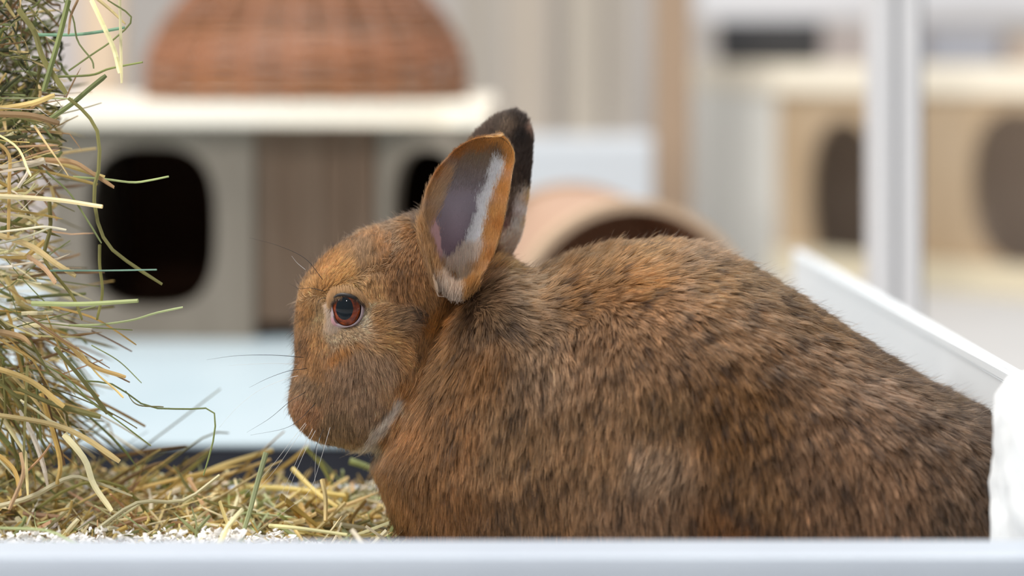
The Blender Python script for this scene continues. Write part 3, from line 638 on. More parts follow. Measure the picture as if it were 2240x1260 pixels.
# --- eye
YE = Y0 - 0.0262
def eye(sgn):
    yc = Y0 + sgn * 0.0249
    R = 0.0086
    cpx = np.array([ec[0], yc, ec[1]])
    # position corrected so that the near eye falls on the photographed pixel
    x, _, z = P(758, 676, Y0 - .0249 - R * .8); cpx = np.array([x, yc, z])
    ep = empty('eye', tuple(cpx)); ep.parent = rabbit; ep.location = Vector(cpx) - wloc(rabbit)
    def cap(r, a0, a1, mtl, name, tiltx, tiltz, sxz=(1, 1), nn=48, rings=14, bulge=0):
        v = []; f = []
        for i in range(rings + 1):
            a = a0 + (a1 - a0) * i / rings
            for j in range(nn):
                b = 2 * math.pi * j / nn
                xx = math.sin(a) * math.cos(b) * sxz[0]; zz = math.sin(a) * math.sin(b) * sxz[1]; yy = math.cos(a) * sgn
                v.append((xx * r, yy * (r + bulge * math.exp(-(a / .6) ** 2)), zz * r))
        for i in range(rings):
            for j in range(nn): f.append((i * nn + j, i * nn + (j + 1) % nn, (i + 1) * nn + (j + 1) % nn, (i + 1) * nn + j))
        v = np.array(v)
        from mathutils import Euler
        M = np.array(Euler((tiltx, 0, tiltz)).to_matrix()); v = v @ M.T + cpx
        return raw(name, v, f, mtl, ep, smooth=True)
    tz = 0.09 if sgn < 0 else -0.09; tx = -0.05
    cap(R, 0.012, math.pi, M_sclera, 'eyeball', tx * 0, 0, (1, 1.15))
    cap(R + .00012, .01, .50, M_iris, 'iris', 0, 0, (1.0 / .56 * .40 / .44, 1.25 / .56 * .40 / .44)) if False else None
    v = []; f = []; nn = 64; rings = 16
    return ep, cpx, R
M_sclera = mat('dark eye rim', (46, 26, 22), 0.12, 0.6, coat=1)
# eyeball: iris and pupil as caps of the same globe
def eye_cap(ep, cpx, R, sgn, name, mtl, cx, cz, rx, rz, off, inner=0.0, tint=None, y_scale=1.0):
    """cap whose outline is the ellipse (cx,cz,rx,rz) in metres on the globe"""
    nn, rings = 64, 12; v = []; f = []
    for i in range(rings + 1):
        s = inner + (1 - inner) * i / rings
        for j in range(nn):
            b = 2 * math.pi * j / nn; x = cx + rx * s * math.cos(b); z = cz + rz * s * math.sin(b)
            yy = math.sqrt(max((R + off) ** 2 - x * x - (z * .87) ** 2, 1e-9))
            v.append((x, sgn * yy, z))
    for i in range(rings):
        for j in range(nn): f.append((i * nn + j, i * nn + (j + 1) % nn, (i + 1) * nn + (j + 1) % nn, (i + 1) * nn + j))
    if inner == 0: pass
    v = np.array(v) + cpx
    if sgn < 0: pass
    return raw(name, v, f, mtl, ep, smooth=True, tint=tint)
def iris_mat():
    m = bpy.data.materials.new('iris'); m.use_nodes = True; nt = m.node_tree; b = nt.nodes['Principled BSDF']
    tc = nt.nodes.new('ShaderNodeTexCoord'); n_ = nt.nodes.new('ShaderNodeTexNoise'); n_.inputs['Scale'].default_value = 420; n_.inputs['Detail'].default_value = 4
    nt.links.new(tc.outputs['Object'], n_.inputs['Vector']); r = nt.nodes.new('ShaderNodeValToRGB')
    r.color_ramp.elements[0].position = .35; r.color_ramp.elements[0].color = L4((76, 28, 12)); r.color_ramp.elements[1].position = .7; r.color_ramp.elements[1].color = L4((150, 66, 28))
    nt.links.new(n_.outputs[0], r.inputs[0]); nt.links.new(r.outputs[0], b.inputs['Base Color'])
    b.inputs['Roughness'].default_value = .06; b.inputs['Specular IOR Level'].default_value = .35
    return m
M_iris = iris_mat()
M_pupil = mat('pupil', (10, 18, 24), 0.04, 0.35)
M_lid = attr_mat('eyelid skin', 0.5, 0.35)
pxm = K * (Y0 - .034)      # metres per px at the eye
for sgn in (-1, 1):
    ep, cpx, R = eye(sgn)
    for ch in ep.children: pass
    eye_cap(ep, cpx, R, sgn, 'iris', M_iris, 0.0, 0.0, 29.5 * pxm, 36.5 * pxm, .0003)
    eye_cap(ep, cpx, R, sgn, 'pupil', M_pupil, -4.0 * pxm, 2.0 * pxm, 19.0 * pxm, 25.0 * pxm, .00045)
    # lids: ring from the opening to the surrounding skin
    inn = [(-31, 8), (-29, 17), (-21, 25), (-8, 28), (8, 25), (22, 19), (31, 10), (32, -2), (28, -18), (17, -31), (3, -37), (-10, -35), (-21, -27), (-27, -12)]
    out = [(-38, 14), (-37, 30), (-27, 41), (-8, 45), (12, 41), (31, 31), (40, 17), (41, -4), (36, -22), (22, -37), (4, -43), (-20, -44), (-38, -34), (-38, -12)]
    a = spline(inn, 56, True) * pxm; b = spline(out, 56, True) * pxm
    v = []; f = []; tc_ = []; nr = 7
    for i in range(nr):
        s = i / (nr - 1)
        for j in range(56):
            x, z = a[j] * (1 - s) + b[j] * s
            y_in = math.sqrt(max((R + .0004) ** 2 - a[j][0] ** 2 - (a[j][1] * .87) ** 2, 1e-8)) + .0002
            y_out = y_in - 0.0031 if False else 0.0040
            yy = y_in * (1 - s) + y_out * s + 0.0009 * math.sin(math.pi * min(1, s * 1.6)) * (1.6 if a[j][1] > 20 * pxm else 1)
            v.append((x, sgn * yy, z))
            ang = math.degrees(math.atan2(z, x))
            if 25 < ang < 160: c = lin((30, 22, 20)) if s < .6 else lin((110, 84, 62))  # black lid line, with the brow's shadow put into its colour
            elif -150 < ang < -122: c = lin((186, 140, 146)) if .25 < s < .8 else lin((80, 56, 56)) if s <= .25 else lin((196, 172, 160))
            else: c = lin((58, 46, 48)) if s < .12 else lin((176, 156, 160)) if s < .7 else lin((206, 184, 168))
            tc_.append(c)
    for i in range(nr - 1):
        for j in range(56): f.append((i * 56 + j, i * 56 + (j + 1) % 56, (i + 1) * 56 + (j + 1) % 56, (i + 1) * 56 + j))
    raw('eyelid', np.array(v) + cpx, f, M_lid, ep, smooth=True, tint=np.array(tc_))
    if sgn < 0:   # lashes and the short pale fur hugging the lid
        N = 8000; jx = RS.randint(0, 56, N); s = RS.uniform(.50, 1.6, N); s = np.where((jx > 3) & (jx < 26), RS.uniform(.25, 1.5, N), s); pp = a[jx] + (b[jx] - a[jx]) * s[:, None]; pp += RS.normal(0, .0002, pp.shape)
        ang = np.degrees(np.arctan2(pp[:, 1], pp[:, 0])); upm = (ang > 20) & (ang < 160)
        yy = .0045 - .0012 * (s - .9) + upm * .0016
        pos = np.stack([pp[:, 0], sgn * yy, pp[:, 1]], 1) + cpx
        rdir = pp / np.linalg.norm(pp, axis=1)[:, None]
        cc_ = coat(*body_px_of(pos))[:, 0:2]
        d3 = np.stack([rdir[:, 0] * .6 + cc_[:, 0] * .8, np.zeros(N), rdir[:, 1] * .6 - cc_[:, 1] * .8], 1)
        d3[upm] = np.stack([rdir[upm, 0] * .15 + .15, np.zeros(upm.sum()), -np.ones(upm.sum()) * .5], 1)
        nrm = np.stack([rdir[:, 0] * .3, -np.ones(N), rdir[:, 1] * .3], 1); nrm /= np.linalg.norm(nrm, axis=1)[:, None]
        ct = np.where(upm[:, None], lin((170, 128, 84)), lin((216, 192, 168))) * np.exp(RS.normal(0, .15, N))[:, None]
        mixs = np.clip((s - 1.0) / .45, 0, 1)[:, None]; ct = ct * (1 - mixs) + coat(*body_px_of(pos))[:, 5:8] * 1.1 * mixs; dkl = upm & (s < .55); ct[dkl] = lin((58, 42, 34))
        strands('eye_fur', pos, nrm, d3, RS.uniform(.0018, .0036, N), np.full(N, .3), ct, ct * .6, np.full(N, .000045), ep, .3, 8, wig=.15)

# --- ears: a cupped shell with inner and outer face; Lp, Rp = edges from base to tip in pixels at depth d
def ear(Lp, Rp, d, depth, keys, tilt_y, name_pair, nU=56, nV=84, flip=1, thick=.0022, lean=0.0):
    Lc = spline(Lp, nV); Rc = spline(Rp, nV); v = np.zeros((2, nV, nU, 3)); pix = np.zeros((2, nV, nU, 2))
    for i in range(nV):
        tt = i / (nV - 1); cup = depth * (1 - .55 * tt ** 2) * math.sqrt(max(1 - tt ** 4, 0))
        for j in range(nU):
            s = j / (nU - 1); q = Lc[i] * (1 - s) + Rc[i] * s
            dd = d + lean * tt + flip * cup * math.sin(math.pi * s) ** .8 + tilt_y * (s - .5)
            # evaluate position at mean depth so the outline stays true, then set y
            x, _, z = P(q[0], q[1], dd)
            v[0, i, j] = (x, dd, z); pix[0, i, j] = q
            e_ = max(0.0, math.sin(math.pi * s)) ** .5 * (1 - tt ** 6)
            v[1, i, j] = (x, dd + thick * e_, z); pix[1, i, j] = q
    return v, pix
def shell_mesh(v):
    _, nV, nU, _ = v.shape; V = v.reshape(-1, 3); F = []
    o = nV * nU
    for i in range(nV - 1):
        for j in range(nU - 1):
            a = i * nU + j; F.append((a, a + nU, a + nU + 1, a + 1)[::-1]); F.append((o + a, o + a + nU, o + a + nU + 1, o + a + 1))
    for i in range(nV - 1):
        for j in (0, nU - 1):
            a = i * nU + j; F.append((a, a + nU, o + a + nU, o + a) if j == 0 else (a, o + a, o + a + nU, a + nU))
    for j in range(nU - 1):
        a = j; F.append((a, a + 1, o + a + 1, o + a)); a = (nV - 1) * nU + j; F.append((a, o + a, o + a + 1, a + 1))
    return V, np.array(F)
def inside(px, py, poly):
    ins = np.zeros(len(px), bool); n_ = len(poly)
    for i in range(n_):
        (x0, y0), (x1, y1) = poly[i], poly[(i + 1) % n_]
        c = (y0 > py) != (y1 > py)
        if y1 != y0: ins ^= c & (px < x0 + (py - y0) / (y1 - y0) * (x1 - x0))
    return ins
EAR_WHITE = [(1090, 345), (1099, 368), (1080, 430), (1060, 490), (1050, 540), (1042, 580), (1005, 614), (970, 604), (980, 584), (1008, 556), (1024, 515), (1042, 460), (1062, 405), (1081, 352)]
EAR_LILAC = [(1072, 340), (1083, 352), (1062, 405), (1042, 460), (1024, 515), (1008, 556), (980, 590), (966, 566), (956, 490), (962, 432), (986, 380), (1028, 338)]
EAR_FLAP = [(944, 470), (954, 482), (964, 520), (968, 560), (964, 600), (953, 578), (944, 525)]
EAR_FRINGE = [(968, 378), (984, 376), (966, 430), (958, 470), (948, 480), (938, 474), (944, 425)]
def near_regions(px, py, C, nz):
    g = vnoise(np.stack([px * .03, py * .012, 0 * px], 1), 1.0, 31)[:, None]
    px0 = px; px = px + (vnoise(np.stack([px * .07, py * .05, 0 * px], 1), 1.0, 41) - .5) * 12; m = inside(px, py, EAR_WHITE); C[m, :3] = lin((244, 238, 244)) ; C[m, 3] = 3.2; C[m, 4] = 1; low = m & (py > 555); C[low, :3] = lin((224, 200, 188)); C[low, 3] = 6
    m = inside(px, py, EAR_LILAC); t_ = np.clip((py - 350) / 80, 0, 1)[:, None]; u_ = np.clip((py - 450) / 90, 0, 1)[:, None]
    cl = lin((134, 110, 88)) * (1 - t_) + lin((152, 140, 150)) * t_; cl = cl * (1 - u_) + lin((130, 110, 121)) * u_
    C[m, :3] = (cl * (.85 + .3 * g))[m]; C[m, 3] = np.where(py[m] < 420, 2.6, 1.4); C[m, 4] = np.where(py[m] < 420, .8, .18)
    m = inside(px, py, EAR_FRINGE); C[m, :3] = .5 * C[m, :3] + .5 * lin((190, 152, 118)); C[m, 3] = 5; C[m, 4] = .9; C[m, 5] = .5; C[m, 6] = -.8
    m = inside(px0, py, EAR_FLAP); C[m, :3] = lin((204, 162, 164)); C[m, 3] = 1.2; C[m, 4] = .06
    return C
def keyed(keys):
    KK = np.array([k_[:2] for k_ in keys], float); V = np.array([list(lin(k_[2])) + [k_[3], k_[4], k_[5], k_[6]] for k_ in keys])
    SS = np.sqrt(np.sort(((KK[:, None] - KK[None]) ** 2).sum(2), axis=1)[:, 1]) * .6
    return KK, V, SS
# keys: px, py, colour, hair length mm, density, dir dx, dy(down)
near_keys = [
 (1085, 302, (204, 140, 70), 3.2, 1, .3, -.9), (1050, 320, (170, 112, 60), 3.2, 1, -.3, -.9), (1060, 350, (128, 100, 78), 3, .8, .1, -.9), (1085, 340, (120, 92, 70), 3, .8, .1, -.9), (1005, 330, (176, 112, 56), 3, 1, -.6, -.7), (1020, 350, (132, 106, 84), 2.5, .7, 0, -1),
 (965, 385, (176, 112, 58), 3.4, 1, -.6, -.6), (945, 430, (178, 126, 76), 4, 1, -.5, -.7), (985, 385, (150, 124, 104), 3, .7, 0, -1), (935, 490, (176, 132, 90), 5, 1, .1, -.9), (962, 440, (200, 168, 140), 5, .8, .5, -.7), (940, 550, (170, 124, 82), 5, 1, .1, -.8), (955, 600, (168, 122, 80), 5, 1, .2, -.9),
 (1020, 395, (134, 116, 116), 2, .45, .1, -1), (1000, 440, (138, 120, 136), 1.6, .25, .1, -1), (1020, 450, (140, 124, 142), 1.6, .25, .1, -1), (985, 490, (122, 102, 120), 1.5, .2, .1, -1), (1005, 510, (116, 92, 112), 1.5, .2, .1, -1), (985, 545, (104, 74, 92), 1.5, .15, 0, -1), (1000, 560, (110, 80, 98), 1.5, .2, 0, -1),
 (955, 530, (198, 158, 156), 1.5, .08, 0, -1), (960, 565, (196, 156, 158), 1.5, .08, 0, -1), (950, 500, (190, 150, 140), 3, .4, .2, -1),
 (1078, 375, (214, 208, 214), 2.6, .8, .2, -1), (1062, 410, (220, 216, 228), 2.6, .9, .2, -1), (1045, 455, (222, 218, 230), 2.6, .9, .1, -1), (1030, 500, (222, 214, 226), 3, .9, .1, -1), (1022, 540, (224, 210, 214), 4, 1, .0, -1),
 (1000, 590, (222, 198, 190), 6.5, 1, -.1, -1), (985, 620, (216, 190, 170), 6, 1, -.1, -1), (1015, 610, (216, 184, 156), 6, 1, 0, -1), (975, 575, (222, 204, 204), 5, .6, 0, -1),
 (1112, 325, (214, 148, 76), 3, 1, .3, -.9), (1105, 370, (216, 148, 78), 3, 1, .3, -.9), (1115, 350, (206, 140, 70), 3, 1, .4, -.9), (1095, 420, (204, 140, 74), 3, 1, .2, -1), (1080, 470, (200, 144, 84), 3, 1, .2, -1), (1065, 520, (200, 142, 82), 3.2, 1, .2, -1), (1050, 570, (196, 138, 78), 3.5, 1, .2, -1), (1035, 610, (192, 132, 70), 3.5, 1, .2, -1), (1090, 500, (184, 118, 58), 3, 1, .3, -1), (1070, 570, (170, 106, 50), 3, 1, .3, -1)]
far_keys = [
 (1118, 248, (52, 42, 38), 3.2, 1, .2, -1), (1150, 262, (40, 32, 30), 3, 1, .4, -.9), (1085, 268, (64, 50, 42), 3, 1, -.3, -1), (1110, 280, (104, 84, 70), 3.2, 1, 0, -1), (1140, 300, (42, 34, 32), 3, 1, .2, -1), (1060, 295, (66, 50, 42), 3, 1, -.4, -1), (1164, 280, (190, 150, 130), 2, .8, .5, -.8),
 (1130, 350, (62, 50, 46), 3, 1, 0, -1), (1150, 390, (56, 44, 40), 3, 1, .1, -1), (1120, 400, (78, 62, 54), 3, 1, 0, -1), (1140, 420, (84, 64, 54), 3, 1, 0, -1), (1110, 460, (104, 78, 66), 3, 1, 0, -1), (1162, 350, (54, 42, 38), 3, 1, .3, -1),
 (1108, 500, (128, 84, 76), 2, .5, 0, -1), (1120, 480, (130, 96, 84), 2.5, .6, 0, -1), (1134, 465, (246, 232, 230), 3, .9, .1, -1), (1142, 430, (240, 222, 212), 3, .9, .1, -1), (1128, 500, (248, 236, 230), 4, 1, .1, -1), (1120, 532, (240, 214, 200), 4, 1, .1, -1), (1146, 420, (216, 190, 170), 3, 1, .2, -1),
 (1156, 440, (226, 180, 128), 3, 1, .4, -1), (1150, 500, (226, 180, 128), 3, 1, .4, -1), (1050, 400, (120, 90, 60), 3, 1, 0, -1), (1060, 520, (150, 104, 60), 3, 1, 0, -1)]
near = ear([(960, 648), (945, 612), (932, 570), (922, 520), (921, 470), (936, 410), (962, 366), (1000, 326), (1040, 303), (1084, 296)],
           [(1000, 652), (1030, 628), (1062, 592), (1084, 545), (1100, 490), (1112, 430), (1120, 378), (1124, 342), (1112, 312), (1088, 296)],
           Y0 - .040, .014, near_keys, .006, None, lean=.008)
far = ear([(1030, 600), (1020, 540), (1005, 470), (990, 400), (998, 345), (1026, 306), (1062, 270), (1092, 250), (1118, 243)],
          [(1100, 590), (1122, 552), (1140, 515), (1152, 460), (1160, 400), (1164, 345), (1166, 295), (1150, 256), (1122, 243)],
          Y0 + .016, -.010, far_keys, -.004, None, flip=1)
M_ear = attr_mat('ear skin', 0.55, 0.25, 0.3)
for (v, pix), keys, which in ((near, near_keys, 0), (far, far_keys, 1)):
    KK, V_, SS = keyed(keys)
    VV, FF = shell_mesh(v); Q = pix.reshape(-1, 2); Ck = coat(Q[:, 0], Q[:, 1], V_, KK, SS, 2.4); Ck = near_regions(Q[:, 0], Q[:, 1], Ck, 0) if which == 0 else Ck; col = Ck[:, :3] * 1.08
    o_ = len(Q) // 2
    if which == 0: col[o_:] = lin((120, 84, 52))
    e = raw('ear', VV, FF, M_ear, rabbit, smooth=True, tint=col)
    e['label'] = 'nearer ear, orange rimmed with pale lilac inside' if which == 0 else 'farther ear, black brown outer side'
    n_ = 46000 if which == 0 else 24000
    # front face faces the camera (-y)
    nV, nU = v.shape[1:3]
    fr = FF[np.arange(0, 2 * (nV - 1) * (nU - 1), 2)]; bk = FF[np.arange(1, 2 * (nV - 1) * (nU - 1), 2)]
    rim = FF[2 * (nV - 1) * (nU - 1):]
    for k_, (ff, cnt) in enumerate(((np.vstack([fr, rim]), n_), (bk, n_ // 4))):
        p, n = sample(VV, ff, cnt)
        # pixel name of sample through nearest vertex
        qpx = p[:, 0] / (K * p[:, 1]) + 1120; qpy = HY + (CAMZ - p[:, 2]) / (K * p[:, 1])
        qx_ = qpx + RS.normal(0, 4, len(p)); qy_ = qpy + RS.normal(0, 6, len(p)); Cc = coat(qx_, qy_, V_, KK, SS, 2.4); Cc = near_regions(qx_, qy_, Cc, 0) if which == 0 else Cc
        keep = RS.rand(len(p)) < (Cc[:, 4] if k_ == 0 else 1)
        p, n, Cc, = p[keep], n[keep], Cc[keep]
        want = -1 if k_ == 0 else 1
        bad = n[:, 1] * want < -0.15; n[bad] *= -1
        c_ = Cc[:, :3] * np.array([1.06, 1.10, 1.05]) if k_ == 0 else np.tile(lin((130, 92, 58)) if which == 0 else lin((62, 48, 42)), (len(p), 1))
        c_ = c_ * np.exp(RS.normal(0, .2 if which == 0 else .3, len(p)))[:, None]
        if which == 1: c_ = np.where((RS.rand(len(p)) < .15)[:, None], c_ * 2.2, c_)
        strands('ear_fur', p, n, flow3(Cc[:, 5], Cc[:, 6]), Cc[:, 3] / 1000 * RS.uniform(.7, 1.15, len(p)), np.full(len(p), .34), c_, c_ * (.72 if which == 0 else .45), np.full(len(p), .000062), e, .45, 12)

    if which == 0:      # tufts rooted round the foot of the ear that merge it with the head
        N = 9000; seg = spline([(925, 500), (934, 560), (952, 606), (980, 645), (1006, 652), (1036, 630)], 200); i_ = RS.randint(0, 200, N)
        q_ = seg[i_] + RS.normal(0, 4.5, (N, 2)); s_ = i_ / 199
        dd_ = Y0 - .0405 + RS.normal(0, .001, N); pp_ = np.stack([(q_[:, 0] - 1120) * K * dd_, dd_, CAMZ - (q_[:, 1] - HY) * K * dd_], 1)
        pp_[:, 1] += .0015
        cB, cP, cR = lin((182, 134, 86)), lin((224, 196, 172)), lin((184, 126, 66))
        cc_ = np.where((s_ < .45)[:, None], cB, np.where((s_ < .82)[:, None], cP, cR)) * np.exp(RS.normal(0, .28, N))[:, None]
        dx_ = np.interp(s_, [0, .4, .7, 1], [-.25, .1, .1, .35]) + RS.normal(0, .2, N)
        nn_ = np.tile([-.15, -1.0, .1], (N, 1)); nn_ /= np.linalg.norm(nn_[0])
        strands('ear_fur', pp_, nn_, flow3(dx_, -np.ones(N)), RS.uniform(.003, .0075, N), np.full(N, .28), cc_, cc_ * .4, np.full(N, .00006), e, .5, 12)

# --- whiskers (each one a part)
M_wk = mat('black whisker', (30, 24, 24), .4); M_ww = mat('white whisker', (224, 222, 220), .35)
wl = [([(664, 782), (600, 777), (520, 778), (452, 787)], 0), ([(650, 797), (600, 795), (540, 797), (500, 800)], 1), ([(672, 806), (630, 812), (585, 828), (545, 848)], 0),
      ([(652, 822), (628, 828), (570, 852), (520, 890), (480, 935)], 1), ([(668, 858), (632, 880), (590, 915), (540, 946)], 0), ([(690, 882), (655, 918), (620, 938), (548, 952)], 0),
      ([(708, 938), (692, 975), (676, 1025), (662, 1050)], 0), ([(668, 925), (640, 960), (590, 1025), (530, 1088)], 1), ([(670, 928), (645, 965), (600, 1030), (555, 1080)], 1),
      ([(684, 938), (660, 985), (625, 1060), (596, 1115)], 1), ([(690, 942), (668, 985), (640, 1050), (622, 1100)], 1), ([(702, 950), (692, 990), (689, 1050), (693, 1108)], 1),
      ([(722, 935), (700, 1010), (676, 1075), (628, 1115), (575, 1155)], 1),
      ([(706, 612), (668, 566), (610, 538), (545, 520)], 0), ([(712, 638), (680, 630), (655, 631), (632, 620)], 0), ([(728, 650), (700, 655), (692, 680), (702, 700)], 0), ([(668, 590), (650, 575), (638, 560)], 1)]
for pts, wht in wl:
    q = spline(pts, 18); n_ = len(q); dd = np.linspace(Y0 - .026, Y0 - .026 - RS.uniform(-.006, .016), n_)
    if len(pts) <= 4 and pts[0][1] < 660: dd[:] = np.linspace(Y0 - .028, Y0 - .030, n_)
    path = np.array([P(a_, b_, c_) for (a_, b_), c_ in zip(q, dd)])
    v, f = tube_geo(path, np.linspace(.00009 if wht else .00015, .00003, n_), 5); raw('whisker', v, f, M_ww if wht else M_wk, rabbit, smooth=True)
# nose pad and tail
bm = bmesh.new(); bmesh.ops.create_icosphere(bm, subdivisions=3, radius=1)
nx_, _, nz_ = P(661, 872, Y0)
for vv in bm.verts: vv.co = Vector((nx_ - .002 + vv.co.x * .003, Y0 + vv.co.y * .0065 * (1 + .35 * vv.co.z), nz_ + vv.co.z * .0035))
obj('nose', bm, mat('nose skin', (150, 104, 96), .5), rabbit, smooth=True)
bm = bmesh.new(); bmesh.ops.create_icosphere(bm, subdivisions=4, radius=1)
tx_, _, tz_ = P(2235, 1060, Y0 + .03)
pts_ = []
for vv in bm.verts: vv.co = Vector((tx_ + vv.co.x * .012, Y0 + .02 + vv.co.y * .015, tz_ + vv.co.z * .028))
tail = obj('tail', bm, mat('tail skin', (70, 54, 44), .9), rabbit, smooth=True)
TV = np.array([v_.co for v_ in tail.data.vertices]) + np.array(wloc(tail)); TF = np.array([tuple(p_.vertices) for p_ in tail.data.polygons])
p, n = sample(TV, TF, 5000); cc = np.tile(lin((84, 66, 54)), (5000, 1)) * np.exp(RS.normal(0, .3, 5000))[:, None]
strands('tail_fur', p, n, np.tile([0.2, 0, -1.0], (5000, 1)), RS.uniform(.006, .012, 5000), np.full(5000, .6), cc, cc * .5, np.full(5000, .00008), tail, .4, 12)

# ------------------------------------------------------------------ hay
M_hay = attr_mat('hay', 0.55, 0.3, 0.25)
HC = {'straw': (230, 208, 146), 'pale': (246, 236, 196), 'green': (138, 146, 92), 'palegreen': (196, 206, 150), 'olive': (136, 130, 78), 'brown': (148, 118, 82), 'gold': (206, 176, 108), 'dark': (70, 72, 44),
      'white': (236, 228, 208), 'teal': (138, 178, 148), 'pink': (206, 168, 132)}
def blade(path, wd, twist, fold=.25, off=0, tipw=.75):
    """flat folded grass blade along a 3-D path"""
    path = np.asarray(path, float); n = len(path); T = np.gradient(path, axis=0); T /= np.linalg.norm(T, axis=1)[:, None] + 1e-12
    A = np.cross(T, np.array([.2, 1.0, .3])); A /= np.linalg.norm(A, axis=1)[:, None] + 1e-12; B = np.cross(T, A)
    an = np.linspace(twist[0], twist[1], n)[:, None]; W = A * np.cos(an) + B * np.sin(an); Nn = np.cross(T, W)
    s = np.linspace(0, 1, n)[:, None]; w_ = wd * np.clip(np.minimum(1.0, (1 - s) * 6 + tipw), 0, 1)
    v = np.stack([path - W * w_ / 2, path + Nn * w_ * fold, path + W * w_ / 2, path - Nn * w_ * .12], 1).reshape(-1, 3); f = []
    for i in range(n - 1):
        for j in range(4):
            f.append((off + i * 4 + j, off + i * 4 + (j + 1) % 4, off + (i + 1) * 4 + (j + 1) % 4, off + (i + 1) * 4 + j))
    f.append((off + 3, off + 2, off + 1, off)); e_ = off + (n - 1) * 4; f.append((e_, e_ + 1, e_ + 2, e_ + 3))
    return v, f
def stemtint(n, key, k=4, rs=RS):
    c = lin(HC[key]) * rs.uniform(.75, 1.12) * np.array([1, rs.uniform(.95, 1.04), rs.uniform(.85, 1.1)])
    g = 1 + .18 * np.sin(np.linspace(0, rs.uniform(2, 7), n) + rs.rand() * 6)
    return np.repeat(c[None] * g[:, None], k, 0)
def pixpath(pts, d0, d1, n=12, wob=.00008):
    q = spline(pts, n); dd = np.linspace(d0, d1, n) + RS.normal(0, wob, n)
    return np.array([P(a_, b_, c_) for (a_, b_), c_ in zip(q, dd)])
def stem_obj(pts, d0, d1, wpx, key, parent, kind='blade', n=14, name='stem'):
    path = pixpath(pts, d0, d1, n)
    wd = wpx * K * (d0 + d1) / 2
    if kind == 'stalk': v, f = tube_geo(path, np.linspace(wd / 2, wd / 2 * .75, n), 6); k = 6
    else: v, f = blade(path, wd, (RS.uniform(-.5, .5), RS.uniform(-.7, .7))); k = 4
    return raw(name, v, f, M_hay, parent, tint=stemtint(n, key, k))
DH = 1.045
hb = tag(empty('hay_bundle', P(40, 900, 1.07)), 'ragged hanging bundle of dried hay with stems poking toward the rabbit', 'hay')
